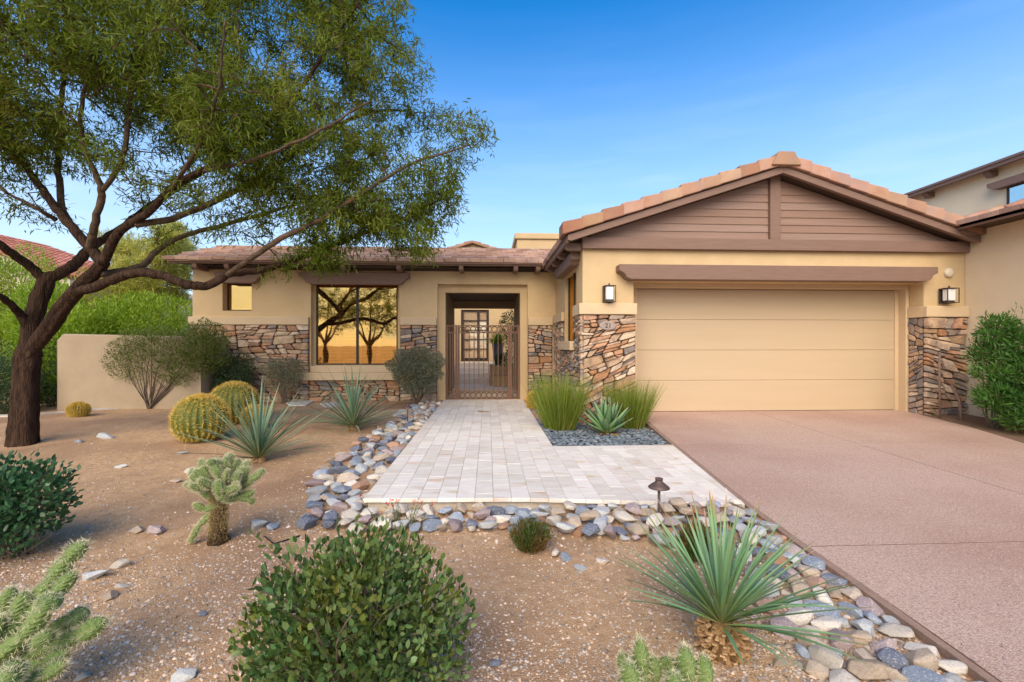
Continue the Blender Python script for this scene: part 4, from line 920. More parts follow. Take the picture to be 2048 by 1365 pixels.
# ================================================================== PLANTS
def ell_pts(rs, n, c, rx, ry, rz, shell=0.55, flat=0.0):
    q = rs.normal(0, 1, (n, 3)); q /= np.linalg.norm(q, axis=1)[:, None]
    k = 1-(1-shell)*rs.random(n)**1.6*1.0
    P = q*k[:, None]
    # lumpy outline
    lump = 1+0.13*np.sin(q[:, 0]*5.1+c[0]*3)*np.sin(q[:, 1]*4.3+c[1])+0.10*np.sin(q[:, 2]*7+q[:, 0]*6)
    P = P*lump[:, None]
    return np.array(c)+P*np.array([rx, ry, rz]), q
def shrub(name, label, cat, base, rx, ry, rz, n, L, Wd, m_leaf, m_stem, nst=9, cz=None, group=None, shell=0.5, upw=0.5, bottom=None, strip=False, seed=0, stem_r=0.007, lobes=None, sprays=0):
    rs = np.random.default_rng(seed+100); base = Vector(base); t = thing(name, label, cat, base, group)
    cz = rz*0.95 if cz is None else cz
    Lb = lobes or [(0, 0, cz, rx, ry, rz, 1.0)]
    tot = sum(l[6]*l[3]*l[5] for l in Lb); P, Q = [], []
    for (ox, oy, oz, a, b_, c_, wgt) in Lb:
        p, q = ell_pts(rs, int(n*wgt*a*c_/tot), (base.x+ox, base.y+oy, base.z+oz), a, b_, c_, shell); P.append(p); Q.append(q)
    P = np.vstack(P); Q = np.vstack(Q)
    lo = base.z+(0.03 if bottom is None else bottom); keep = P[:, 2] > lo; P, Q = P[keep], Q[keep]
    D = Q*0.8+rs.normal(0, 0.55, P.shape)+np.array([0, 0, upw]); Nn = rs.normal(0, 1, P.shape)+Q*0.8
    sprig = []
    if sprays:
        cc = np.array([base.x, base.y, base.z+cz*.6])
        for i in range(sprays):
            j = rs.integers(len(P)); tip = cc+(P[j]-cc)*rs.uniform(1.08, 1.32)+rs.normal(0, .015, 3); st = cc+(P[j]-cc)*.55; sprig.append((st, tip))
            for u in np.linspace(.45, 1, 8):
                q = st+(tip-st)*u+np.array([0, 0, .02*math.sin(u*3)]); P = np.vstack([P, q[None]]); Q = np.vstack([Q, ((tip-st)/np.linalg.norm(tip-st))[None]])
                D = np.vstack([D, ((tip-st)/np.linalg.norm(tip-st)*.6+rs.normal(0, .6, 3)+np.array([0, 0, .5]))[None]]); Nn = np.vstack([Nn, rs.normal(0, 1, (1, 3))])
    k = len(P); V, Fq = leaves(P, D, Nn, rs.uniform(0.65, 1.25, k)*L, rs.uniform(0.7, 1.25, k)*Wd, STRIP_V if strip else (OVAL_V if sprays else LEAF_V), STRIP_F if strip else (OVAL_F if sprays else LEAF_F))
    tag(np_obj('foliage', V, Fq, m_leaf, t, smooth=bool(sprays)), kind='stuff')
    b = MB()
    for st, tip in sprig: b.tube([st, st*.5+tip*.5+np.array([0, 0, .015]), tip], [.003, .0022, .0012], 4)
    for i in range(nst):
        tgt = P[rs.integers(len(P))]; a = np.array(base)+np.array([rs.normal(0, .03), rs.normal(0, .03), 0])
        mid = a*0.5+tgt*0.5+rs.normal(0, 0.04, 3)+np.array([0, 0, 0.05*rz])
        sp = smooth_path([(*a, stem_r), (*mid, stem_r*0.7), (*tgt, stem_r*0.3)], 4); b.tube([q[:3] for q in sp], [q[3] for q in sp], 5)
        for _ in range(3):
            t2 = P[rs.integers(len(P))]; 
            if np.linalg.norm(t2-mid) < 0.8*max(rx, rz): b.tube([mid, mid*0.5+t2*0.5+rs.normal(0, .02, 3), t2], [stem_r*0.5, stem_r*0.4, stem_r*0.2], 4)
    tag(b.build('stems', m_stem, t), kind='stuff')
    return t
m_stem = mat('grey_stem', (0.13,0.095,0.07), (0.20,0.15,0.11), scale=12, rough=0.9)
m_jl = mat('jojoba_leaf', (0.075,0.145,0.035), (0.115,0.19,0.06), scale=3, rough=0.45, island=0.5, rand_hue=0.03, trans=0.25, c3=(0.17,0.20,0.03), scale3=5, thr=(0.48,0.66), spec=0.4)
m_jl2 = mat('jojoba_leaf_deep', (0.035,0.11,0.04), (0.06,0.155,0.06), scale=3, rough=0.4, island=0.4, trans=0.2, c3=(0.09,0.16,0.03), scale3=4, thr=(0.55,0.72), spec=0.45)
m_sage = mat('sage_leaf', (0.17,0.195,0.125), (0.25,0.265,0.17), scale=3, rough=0.75, island=0.3, trans=0.2, c3=(0.23,0.20,0.10), scale3=3)
m_dkleaf = mat('dark_shrub_leaf', (0.045,0.085,0.032), (0.075,0.125,0.05), scale=3, rough=0.6, island=0.4, trans=0.2)
m_bright = mat('bright_hedge_leaf', (0.22,0.36,0.02), (0.34,0.47,0.04), scale=1.2, rough=0.6, island=0.35, trans=0.45)
m_yel = mat('yellow_hedge_leaf', (0.30,0.33,0.035), (0.42,0.42,0.06), scale=1.2, rough=0.6, island=0.35, trans=0.45)
m_creo = mat('creosote_leaf', (0.12,0.165,0.03), (0.19,0.23,0.05), scale=2, rough=0.6, island=0.35, trans=0.3)
m_green = mat('right_shrub_leaf', (0.045,0.14,0.018), (0.09,0.21,0.03), scale=2, rough=0.5, island=0.4, trans=0.3, spec=0.4)
def gp(px, py): return gpt(px, py)
# foreground jojoba bushes (upright leaves)
p = gp(708, 1400)
shrub('jojoba_bush', 'large jojoba bush with upright oval leaves at the bottom centre', 'bush', p, .47, .36, .40, 8200, .034, .019, m_jl, m_stem, 34, cz=.36, seed=1, sprays=70, shell=.35, upw=.9,
      lobes=[(0,0,.33,.40,.34,.33,1),(-.20,.02,.25,.27,.24,.27,.9),(.22,.03,.24,.27,.22,.26,.9),(.07,.05,.47,.24,.22,.18,.8),(0,-.12,.14,.42,.25,.2,.8)])
p = gp(38, 1115)
shrub('jojoba_bush', 'dark green jojoba bush cut by the left edge of the picture', 'bush', p, .55, .45, .45, 5200, .042, .025, m_jl2, m_stem, 20, cz=.42, seed=2, sprays=40, shell=.4, upw=.7,
      lobes=[(-.1,0,.32,.33,.36,.32,1),(-.42,0,.32,.4,.4,.34,1),(.03,.05,.36,.24,.25,.22,.8)])
# round grey-green shrub by the gate, small ones along the house
b_ = gp(832, 812)
shrub('rounded_shrub', 'rounded grey green shrub on bare stems left of the gate', 'shrub', b_, .62, .55, .52, 17000, .036, .02, m_sage, m_stem, 22, cz=.83, seed=3, shell=.45, bottom=.25, stem_r=.011,
      lobes=[(0,0,.84,.60,.5,.40,1),(.02,0,.55,.45,.4,.35,.55)])
b_ = Vector((fx(468, 10.3), 10.3, -.02))
shrub('dark_shrub', 'small dark green rounded shrub against the stone wall', 'shrub', b_, .48, .4, .42, 9000, .036, .02, m_dkleaf, m_stem, 12, cz=.66, seed=4, bottom=.05,
      lobes=[(0,0,.70,.42,.4,.42,1),(-.1,0,.4,.38,.35,.35,.8)])
b_ = Vector((fx(568, 10.4), 10.4, -.02))
shrub('grey_shrub', 'thin grey shrub against the stone below the window corner', 'shrub', b_, .45, .35, .4, 5500, .034, .016, m_sage, m_stem, 22, cz=.68, seed=5, bottom=.1, stem_r=.006, lobes=[(0,0,.78,.46,.3,.26,1),(0,0,.5,.4,.3,.3,.7)])
# airy creosote in front of the garden wall
b_ = gp(300, 818)
shrub('creosote_bush', 'airy olive creosote bush with bare lower stems against the garden wall', 'bush', b_, .9, .5, .6, 25000, .039, .016, m_creo, mat('creosote_stem', (0.09,0.06,0.045), (0.14,0.10,0.075), scale=10), 34, cz=1.0, seed=6, bottom=.25, stem_r=.010, shell=.3,
      lobes=[(.1,0,1.3,.75,.4,.38,1),(-.5,0,1.0,.40,.3,.42,.7),(1.0,.1,1.25,.48,.35,.55,1.5),(.6,0,.8,.45,.3,.35,.8),(-.2,0,.75,.3,.3,.25,.4)])
# bright hedges behind the garden wall
for i, (px, py, Y, rx, rz, mm, lab) in enumerate([
   (285,640,11.5,1.25,.62,m_bright,'bright green clipped hedge behind the garden wall'),
   (95,650,11.0,.62,.95,m_bright,'bright green bush between tree trunk and garden wall'),
   (30,600,12.5,1.2,1.3,m_bright,'tall bright green bush left behind the tree trunk'),
   (-70,620,12.0,1.1,1.5,m_yel,'yellow green bush at the far left edge'),
   (215,600,13.0,.7,.9,m_yel,'yellow green bush rising behind the hedge'),
   (165,680,10.6,.5,.7,m_bright,'low green bush tucked at the end of the garden wall')]):
    c = at(px, py, Y); base = Vector((c.x, Y, -0.03)); cz = c.z+0.03
    shrub('hedge_bush', lab, 'bush', base, rx, .8, rz, 19000 if i < 3 else 13000, .085, .024, mm, m_stem, 8, cz=cz, seed=10+i, strip=True, shell=.5, upw=1.0, lobes=[(0,0,cz,rx,.8,rz,1),(-rx*.3,0,cz*.55,rx*.8,.7,cz*.55,.8),(rx*.35,0,cz*.5,rx*.6,.7,cz*.5,.6)])
for i, (px, py, Y, rx, rz, lab) in enumerate([(5,765,9.2,.55,.5,'dark blue green shrub behind the tree trunk'), (100,740,10.2,.45,.75,'dark shrub at the left end of the garden wall'), (-60,740,9.4,.6,.7,'dark shrub cut by the left picture edge')]):
    c = at(px, py, Y); base = Vector((c.x, Y, -0.03))
    shrub('dark_shrub', lab, 'shrub', base, rx, .5, rz, 9000, .039, .022, m_dkleaf, m_stem, 8, cz=c.z, seed=30+i, lobes=[(0,0,c.z,rx,.5,rz,1),(0,0,c.z*.5,rx*.9,.45,c.z*.6,.8)])
# big shrub at the right wall
b_ = Vector((7.72, 6.55, 0.02))
shrub('green_shrub', 'tall bright green narrow leaved shrub against the right wall', 'shrub', b_, .8, .6, .9, 14000, .085, .017, m_green, m_stem, 30, cz=.9, seed=40, sprays=90, strip=True, shell=.35, upw=.55, stem_r=.012,
      lobes=[(0.0, -0.05, 1.52, 0.224, 0.224, 0.206, 1.2), (-0.05, 0, 1.15, 0.284, 0.258, 0.224, 1.2), (-0.22, -0.1, 1.42, 0.146, 0.172, 0.069, 1.0), (0.2, -0.25, 1.25, 0.301, 0.301, 0.301, 1), (0.15, -0.35, 0.8, 0.43, 0.344, 0.344, 1), (-0.28, -0.15, 0.86, 0.189, 0.215, 0.103, 1), (-0.2, -0.2, 0.5, 0.292, 0.258, 0.224, 1.1), (0.1, -0.6, 0.45, 0.387, 0.387, 0.387, 1), (0.35, -0.9, 0.9, 0.344, 0.43, 0.516, 0.8), (-0.1, -0.5, 0.22, 0.301, 0.344, 0.172, 0.9)])
# small dark green tufts among the rocks
def tuft(px, py, w, h, label, seed):
    b_ = gp(px, py); rs = np.random.default_rng(seed); t = thing('low_shrub', label, 'shrub', b_)
    n = 2600; th = rs.uniform(0, 6.283, n); rr = np.sqrt(rs.random(n)); hz = rs.random(n)
    P = np.stack([b_.x+np.cos(th)*rr*w*(0.55+.45*hz), b_.y+np.sin(th)*rr*w*(0.55+.45*hz), b_.z+h*hz*(1-.45*rr**2)], 1)
    D = np.stack([np.cos(th)*rr*.7, np.sin(th)*rr*.7, np.full(n, 1.0)], 1)+rs.normal(0, .35, (n, 3))
    V, Fq = leaves(P, D, rs.normal(0, 1, (n, 3)), rs.uniform(.02, .045, n), np.full(n, .006), STRIP_V, STRIP_F)
    tag(np_obj('foliage', V, Fq, mat('tuft_leaf', (0.045,0.10,0.012), (0.10,0.15,0.02), scale=8, rough=.6, island=.5, trans=.25, c3=(0.19,0.11,0.035), scale3=9, thr=(.42,.58)), t), kind='stuff')
    b = MB()
    for i in range(30):
        a = rs.uniform(0, 6.283); q = w*rs.uniform(.2, .9); b.tube([b_, b_+Vector((math.cos(a)*q*.6, math.sin(a)*q*.6, h*.5)), b_+Vector((math.cos(a)*q, math.sin(a)*q, h*rs.uniform(.5, .9)))], [.004,.003,.002], 4)
    tag(b.build('stems', m_stem, t), kind='stuff')
tuft(1062, 1100, .15, .20, 'small dark green tufted shrub in the rocks before the walk', 51)
tuft(1392, 1120, .12, .24, 'small green tufted shrub behind the foreground sotol', 52)
# ---- sotol / desert spoon: every leaf a part
def leaf_mesh(L, w, bend, seed, tipm, teeth=True):
    rs = random.Random(seed); b = MB(); n = 9
    for i in range(n+1):
        t = i/n; x = L*(t-0.12*bend*t*t); z = L*(-bend*0.55*t**2.2); wd = w*(0.55+0.45*math.sin(min(1, t*2.2)*1.57))*(1-t**3.2)+0.0008
        b.v += [(x, -wd/2, z+wd*0.28), (x, 0, z), (x, wd/2, z+wd*0.28)]
    for i in range(n):
        a = i*3; b.f += [(a, a+1, a+4, a+3), (a+1, a+2, a+5, a+4)]
    o = b.build('leaf', tipm, smooth=True); me = o.data; bpy.data.objects.remove(o); return me
def grad_mat(name, stops, L, rough=.5):
    m = bpy.data.materials.new(name); m.use_nodes = True; nt = m.node_tree; N = nt.nodes; Lk = nt.links; bs = N['Principled BSDF']
    tc = N.new('ShaderNodeTexCoord'); sx = N.new('ShaderNodeSeparateXYZ'); Lk.new(tc.outputs['Object'], sx.inputs[0])
    dv = N.new('ShaderNodeMath'); dv.operation = 'DIVIDE'; dv.inputs[1].default_value = L; Lk.new(sx.outputs[0], dv.inputs[0])
    oi = N.new('ShaderNodeObjectInfo'); ad = N.new('ShaderNodeMath'); ad.operation = 'MULTIPLY_ADD'; ad.inputs[1].default_value = .16; Lk.new(oi.outputs['Random'], ad.inputs[0]); Lk.new(dv.outputs[0], ad.inputs[2])
    sb = N.new('ShaderNodeMath'); sb.operation = 'SUBTRACT'; sb.inputs[1].default_value = .08; Lk.new(ad.outputs[0], sb.inputs[0])
    rp = N.new('ShaderNodeValToRGB'); el = rp.color_ramp.elements
    while len(el) < len(stops): el.new(0.5)
    for e, (p_, c_) in zip(el, stops): e.position = p_; e.color = (*c_, 1)
    Lk.new(sb.outputs[0], rp.inputs[0])
    hv = N.new('ShaderNodeHueSaturation'); wn_ = N.new('ShaderNodeTexWhiteNoise'); wn_.noise_dimensions = '1D'; Lk.new(oi.outputs['Random'], wn_.inputs['W'])
    mr = N.new('ShaderNodeMapRange'); mr.inputs[3].default_value = .7; mr.inputs[4].default_value = 1.3; Lk.new(wn_.outputs['Value'], mr.inputs[0]); Lk.new(mr.outputs[0], hv.inputs['Value']); Lk.new(rp.outputs[0], hv.inputs['Color'])
    Lk.new(hv.outputs[0], bs.inputs['Base Color']); bs.inputs['Roughness'].default_value = rough; bs.inputs['Specular IOR Level'].default_value = .35
    return m
SOT = [(0, (.30,.30,.12)), (.12, (.17,.26,.08)), (.35, (.15,.29,.135)), (.75, (.20,.33,.15)), (.88, (.24,.23,.09)), (.96, (.38,.20,.08)), (1, (.55,.45,.35))]
SOT2 = [(0, (.28,.28,.12)), (.15, (.14,.22,.11)), (.5, (.15,.24,.15)), (.85, (.20,.26,.14)), (.95, (.30,.22,.10)), (1, (.5,.42,.33))]
m_chip = mat('dry_leaf_base', (.30,.17,.075), (.48,.31,.15), scale=20, rough=.8, island=.35)
def sotol(px, py, L, w, n, stops, label, seed, bend=.28, basew=.09, baseh=.10, spread=1.0, tilt=(0, 0)):
    b_ = gp(px, py); t = thing('sotol_plant', label, 'plant', b_, None); rs = random.Random(seed)
    mm = grad_mat('sotol_leaf_%d' % seed, stops, L)
    mes = [leaf_mesh(L*k, w, bend*bb, seed+i, mm) for i, (k, bb) in enumerate([(1, .5), (.95, 1.1), (.88, .7), (1.02, .25), (.8, .9), (.92, 1.6)])]
    if baseh:
        b = MB()
        for i in range(230):
            a = rs.uniform(0, 6.283); z = rs.uniform(0, 1); rr = basew*(.72+.5*math.sin(z*2.6)*.6-.35*z*z)
            c = Vector((b_.x+math.cos(a)*rr*.8, b_.y+math.sin(a)*rr*.8, b_.z+.005+z*baseh)); o = Vector((math.cos(a), math.sin(a), rs.uniform(-.5, .5))).normalized(); s_ = Vector((-math.sin(a), math.cos(a), 0)); u = o.cross(s_)
            l, ww, th = rs.uniform(.025, .045), rs.uniform(.006, .011), .004
            b.add([c-s_*ww-u*th, c+s_*ww-u*th, c+s_*ww+u*th, c-s_*ww+u*th, c+o*l-s_*ww-u*th, c+o*l+s_*ww-u*th, c+o*l+s_*ww+u*th, c+o*l-s_*ww+u*th], [(0,3,2,1),(4,5,6,7),(0,1,5,4),(1,2,6,5),(2,3,7,6),(3,0,4,7)])
        b.lathe([(basew*.5, 0), (basew*.62, baseh*.4), (basew*.35, baseh)], tuple(b_), 12); b.build('trunk_base', m_chip, t)
    for i in range(n):
        k = i/n; a = i*2.39996+rs.uniform(-.2, .2); el = R(88-88*k**.72*spread+rs.uniform(-9, 9))
        d = Vector((math.cos(a)*math.cos(el)+tilt[0], math.sin(a)*math.cos(el)+tilt[1], math.sin(el))).normalized()
        side = d.cross(Vector((0, 0, 1)))
        if side.length < .05: side = Vector((math.cos(a+1.57), math.sin(a+1.57), 0))
        side.normalize(); side = (side+d.cross(side)*rs.uniform(-.35, .35)).normalized(); up = side.cross(d)
        M = Matrix((d, -side, up)).transposed(); me = mes[rs.randrange(len(mes))]
        inst('leaf', me, b_+Vector((0, 0, baseh*.9))+d*.03, M, (1, 1, 1), t)
sotol(1443, 1308, .60, .0175, 105, SOT, 'large blue green sotol with spiky leaves by the driveway', 61, basew=.115, baseh=.15, spread=.80, tilt=(.10, .12))
sotol(517, 925, .95, .022, 85, SOT2, 'sotol with thin upright leaves behind the tall cholla', 62, basew=.06, baseh=.05, spread=.8)
sotol(706, 862, 1.02, .026, 95, SOT2, 'blue green sotol below the large window', 63, basew=.09, baseh=.08, spread=.9)
# ---- grass clumps
def grass(px, py, w, h, n, label, seed, top):
    b_ = gp(px, py); rs = np.random.default_rng(seed); t = thing('grass_clump', label, 'grass', b_, 'rush clumps beside the agave')
    th = rs.uniform(0, 6.283, n); rr = np.sqrt(rs.random(n))
    P = np.stack([b_.x+np.cos(th)*rr*w*.45, b_.y+np.sin(th)*rr*w*.4, np.full(n, b_.z)], 1)
    D = np.stack([np.cos(th)*rr*.42, np.sin(th)*rr*.40, np.full(n, 1.0)], 1)+rs.normal(0, .10, (n, 3))
    BV = [(0,-.5,0),(0,.5,0),(.5,-.42,.008),(.5,.42,.008),(1,-.1,.05),(1,.1,.05)]
    V, Fq = leaves(P, D, rs.normal(0, 1, (n, 3))*np.array([1, 1, .1]), h*(.35+.75*rs.random(n)**.6), rs.uniform(.005, .008, n), BV, STRIP_F)
    tag(np_obj('blades', V, Fq, mat('rush_blade', (.17,.24,.025), (.27,.32,.05), scale=3, rough=.5, island=.35, trans=.35, c3=(.36,.28,.10), scale3=3, thr=(.6,.75)), t), kind='stuff')
grass(1120, 862, .48, .88, 1500, 'taller green rush clump in the pebble bed beside the walk', 71, 755)
grass(1262, 856, .44, .76, 1200, 'shorter green rush clump in front of the stone pillar', 72, 770)
# ---- agave
ab = gp(1214, 872)
ag = thing('agave_plant', 'green agave rosette with broad pointed leaves in the pebble bed', 'plant', ab)
def ag_leaf(L, w, cv):
    b = MB(); n = 8
    for i in range(n+1):
        t = i/n; wd = w*(.62+.38*math.sin(min(1, t*1.8)*1.57))*(1-t**2.6)**.8+.001; x = L*t; z = L*cv*t*t; th = .02*(1-t)+.003
        b.v += [(x, -wd/2, z+wd*.22), (x, 0, z), (x, wd/2, z+wd*.22), (x, 0, z-th)]
    for i in range(n):
        a = i*4; b.f += [(a, a+1, a+5, a+4), (a+1, a+2, a+6, a+5), (a+2, a+3, a+7, a+6), (a+3, a, a+4, a+7)]
    o = b.build('leaf', grad_mat('agave_leaf', [(0, (.26,.27,.10)), (.25, (.13,.24,.09)), (.8, (.16,.28,.13)), (.94, (.22,.26,.12)), (1, (.12,.06,.03))], L, .45), smooth=True); me = o.data; bpy.data.objects.remove(o); return me
ams = [ag_leaf(.54, .13, .08), ag_leaf(.50, .12, .16), ag_leaf(.45, .11, .05)]; ra = random.Random(5)
for i in range(34):
    k = i/34; a = i*2.39996; el = R(84-68*k**.9); d = Vector((math.cos(a)*math.cos(el), math.sin(a)*math.cos(el), math.sin(el))); side = d.cross(Vector((0, 0, 1))).normalized(); up = side.cross(d)
    inst('leaf', ams[i % 3], ab+Vector((0, 0, .04))+d*.03, Matrix((d, -side, up)).transposed(), (1.0-.12*(k > .8), 1, 1), ag)
b = MB(); ra2 = random.Random(9)
for i in range(26):
    a = ra2.uniform(0, 6.283); d = Vector((math.cos(a), math.sin(a), ra2.uniform(-.05, .3))); c = ab+Vector((0, 0, .03)); l = ra2.uniform(.16, .30); s_ = Vector((-d.y, d.x, 0))*.02
    b.add([c-s_, c+s_, c+d*l*.6+s_*.7+Vector((0,0,.02)), c+d*l*.6-s_*.7+Vector((0,0,.02)), c+d*l], [(0,1,2,3), (3,2,4)])
b.build('dry_leaves', mat('dry_agave', (.34,.19,.08), (.46,.28,.13), scale=10, island=.3), ag)
# ---- barrel cacti
m_bar = mat('barrel_skin', (.085,.115,.018), (.13,.15,.028), scale=5, rough=.6)
m_gsp = mat('golden_spine', (.62,.42,.07), (.78,.57,.14), scale=5, rough=.55, island=.3, trans=.2)
def barrel(px, py, wpx, hpx, label, seed, ribs=26):
    b_ = gp(px, py); sc = (b_.y)/F*1.0; r_ = wpx/2*sc*math.cos(math.atan((px-CX)/F)); h = hpx*sc; rs = np.random.default_rng(seed)
    t = thing('barrel_cactus', label, 'cactus', b_, 'golden barrel cacti')
    prof = []
    for i in range(15):
        u = -1.15+i/14*(math.pi/2+1.15); prof.append((r_*math.cos(u)**.9 if math.cos(u) > 0 else 0.01, h*.5+h*.5*math.sin(u)+.0))
    zmin = min(p[1] for p in prof); n = ribs*4; b = MB(); base = 0
    for rr, z in prof:
        for k in range(n):
            a = 2*math.pi*k/n; m_ = 1-.09*(0.5-0.5*math.cos(2*math.pi*k/4)); b.v.append((b_.x+max(rr, .01)*m_*math.cos(a), b_.y+max(rr, .01)*m_*math.sin(a), b_.z+z-zmin-.01))
    for i in range(len(prof)-1):
        for k in range(n): b.f.append((i*n+k, i*n+(k+1) % n, (i+1)*n+(k+1) % n, (i+1)*n+k))
    b.f.append(tuple((len(prof)-1)*n+k for k in range(n)))
    b.build('body', m_bar, t, smooth=True)
    P, D, Nn = [], [], []
    for i in range(1, 15):
        sub = np.linspace(0, 1, 3)[:-1]
        for s_ in sub:
            i2 = min(i+1, 14); rr = prof[i][0]*(1-s_)+prof[i2][0]*s_; z = prof[i][1]*(1-s_)+prof[i2][1]*s_-zmin
            nd = 9 if i < 12 else 14
            for k in range(ribs):
                a = 2*math.pi*(k*4)/n
                if rr < .03 and k % 3: continue
                p_ = np.array([b_.x+rr*math.cos(a), b_.y+rr*math.sin(a), b_.z+z]); nr = np.array([math.cos(a)*rr/r_, math.sin(a)*rr/r_, (z-h*.5)/(h*.5)]); nr /= np.linalg.norm(nr)+1e-6
                for _ in range(nd): P.append(p_); D.append(nr*.75+rs.normal(0, .6, 3)); Nn.append(rs.normal(0, 1, 3))
    n_ = len(P); V, Fq = leaves(P, D, Nn, rs.uniform(.6, 1.2, n_)*.045*(r_/.3)**.4, np.full(n_, .005), STRIP_V, STRIP_F)
    tag(np_obj('spines', V, Fq, m_gsp, t), kind='stuff')
barrel(402, 880, 114, 88, 'large golden barrel cactus in front of the garden shrubs', 81)
barrel(468, 846, 98, 80, 'golden barrel cactus behind the largest one', 82)
barrel(508, 858, 50, 46, 'small golden barrel cactus partly behind the sotol leaves', 83)
barrel(157, 833, 44, 26, 'small low golden barrel cactus near the garden wall', 84)
barrel(1066, 818, 26, 34, 'small golden barrel cactus between gate and rush clump', 85)
# ---- chollas: joints with spines
m_chb = mat('cholla_skin', (.12,.19,.05), (.19,.26,.08), scale=10, rough=.7, bump=.6, bscale=60)
m_chd = mat('cholla_trunk', (.05,.032,.018), (.12,.075,.035), scale=18, rough=.9, bump=.8)
m_chs = mat('cholla_spine', (.68,.64,.38), (.82,.79,.55), scale=4, rough=.5, island=.2, trans=.35)
m_chs2 = mat('cholla_spine_old', (.42,.32,.13), (.56,.45,.20), scale=4, rough=.6, island=.25, trans=.3)
def joint_mesh(r_, L, seed, dens=1.0, sl=.022):
    rs = np.random.default_rng(seed); b = MB(); n = 12; rows = 12
    for i in range(rows+1):
        t = i/rows; rr = r_*(math.sin(math.pi*min(1, max(0, .10+.9*t)))**.42 if t < .95 else .38)
        if t == 0: rr = r_*.55
        for k in range(n):
            a = 2*math.pi*(k+.5*(i % 2))/n; m_ = 1+.17*((k+i) % 2); b.v.append((rr*m_*math.cos(a), rr*m_*math.sin(a), L*t))
    for i in range(rows):
        for k in range(n): b.f.append((i*n+k, i*n+(k+1) % n, (i+1)*n+(k+1) % n, (i+1)*n+k))
    b.f.append(tuple(rows*n+k for k in range(n)))
    o = b.build('joint', m_chb, smooth=False); body = o.data; bpy.data.objects.remove(o)
    P, D = [], []
    for i in range(rows+1):
        t = i/rows
        for k in range(n):
            if (k+i) % 2: continue
            p_ = np.array(b.v[i*n+k]); nr = np.array([p_[0], p_[1], (t-.42)*r_*2.4*(1 if t > .6 else .15)]); nr /= np.linalg.norm(nr)+1e-9
            for _ in range(int(9*dens)): P.append(p_); D.append(nr+rs.normal(0, .55, 3))
    for _ in range(int(40*dens)): P.append(np.array([rs.normal(0, r_*.25), rs.normal(0, r_*.25), L])); D.append(np.array([0, 0, 1])+rs.normal(0, .6, 3))
    n_ = len(P); V, Fq = leaves(P, D, rs.normal(0, 1, (n_, 3)), rs.uniform(.6, 1.2, n_)*sl, np.full(n_, .0012 if dens == 1 else .0015), STRIP_V, STRIP_F)
    return body, np_mesh('spines', V, Fq, m_chs)
JN = [joint_mesh(.026, .13, 93, .5, .023), joint_mesh(.024, .10, 94, .5, .022), joint_mesh(.028, .16, 96, .5, .023)]
JT = [joint_mesh(.024, .13, 90), joint_mesh(.022, .10, 91), joint_mesh(.026, .16, 92)]
def joint(t, p, d, L, r_k=1.0, which=None):
    """one joint as part (> spines)"""
    bd, sp = (JN if which else JT)[rnd.randrange(3)]
    base_L = max(v.co.z for v in bd.vertices); d = Vector(d).normalized(); q = d.to_track_quat('Z', 'Y').to_matrix()
    o = inst('joint', bd, p, q, (r_k, r_k, L/base_L), t)
    s_ = bpy.data.objects.new('spines', sp); C.objects.link(s_); s_.parent = o; s_['kind'] = 'stuff'
    return Vector(p)+d*L*.93
# standing cholla, foreground left of centre
cb = gp(437, 1085)
ct = thing('cholla_cactus', 'bushy pale cholla cactus with a dark trunk standing in the soil', 'cactus', cb)
s_ = cb.y/F
MB().tube([cb, cb+Vector((.0, 0, 40*s_)), cb+Vector((.01, 0, 85*s_)), cb+Vector((.015, 0, 110*s_))], [18*s_, 13*s_, 12*s_, 9*s_], 12, ridge=lambda k, i: 1+.12*math.sin(k*2.3+i*1.9)).build('trunk', m_chd, ct, smooth=True)
rs = np.random.default_rng(95); nS = 3500; th = rs.uniform(0, 6.28, nS); zz_ = rs.uniform(.01, 108*s_, nS)
V, Fq = leaves(np.stack([cb.x+np.cos(th)*13*s_, cb.y+np.sin(th)*13*s_, cb.z+zz_], 1), np.stack([np.cos(th), np.sin(th), rs.normal(0, .5, nS)], 1)+rs.normal(0, .4, (nS, 3)), rs.normal(0, 1, (nS, 3)), rs.uniform(.014, .03, nS), np.full(nS, .002), STRIP_V, STRIP_F)
tag(np_obj('trunk_spines', V, Fq, m_chs2, ct), kind='stuff')
def pxp(px, py, dy=0): return at(px, py, cb.y+dy)
for path, dy, k in [([(437,1000),(405,985),(388,960),(385,940)], 0, 1.0), ([(437,1010),(410,1020),(390,1010)], -.03, .9), ([(425,1025),(400,1050),(385,1075),(382,1085)], -.02, .85),
    ([(440,985),(420,960),(412,930)], -.05, 1.0), ([(412,945),(402,922)], -.05, .9), ([(440,985),(440,955),(438,935)], -.08, 1.0), ([(440,950),(425,930),(420,920)], -.1, .9), ([(445,990),(465,965),(480,950)], -.03, 1.0), ([(465,965),(462,930),(460,910)], .02, 1.0),
    ([(450,990),(485,975),(510,955),(520,945)], 0, 1.0), ([(485,975),(490,945),(495,925)], .03, 1.0), ([(450,1000),(480,995),(505,985)], -.04, .95), ([(470,990),(500,1000),(508,1005)], -.05, .9), ([(440,1000),(450,985),(452,975)], -.14, 1.0), ([(440,990),(435,965)], -.16, 1.0), ([(455,985),(475,975)], -.13, 1.0), ([(450,975),(470,940),(475,925)], .06, 1.0), ([(430,990),(400,975),(390,950)], .08, .9), ([(500,960),(520,950),(525,940)], -.05, .8)]:
    for (a, b2) in zip(path, path[1:]):
        p0, p1 = pxp(a[0], a[1], dy), pxp(b2[0], b2[1], dy); joint(ct, p0, p1-p0, max(.04, (p1-p0).length*1.12), k*1.05)
rj = random.Random(3)
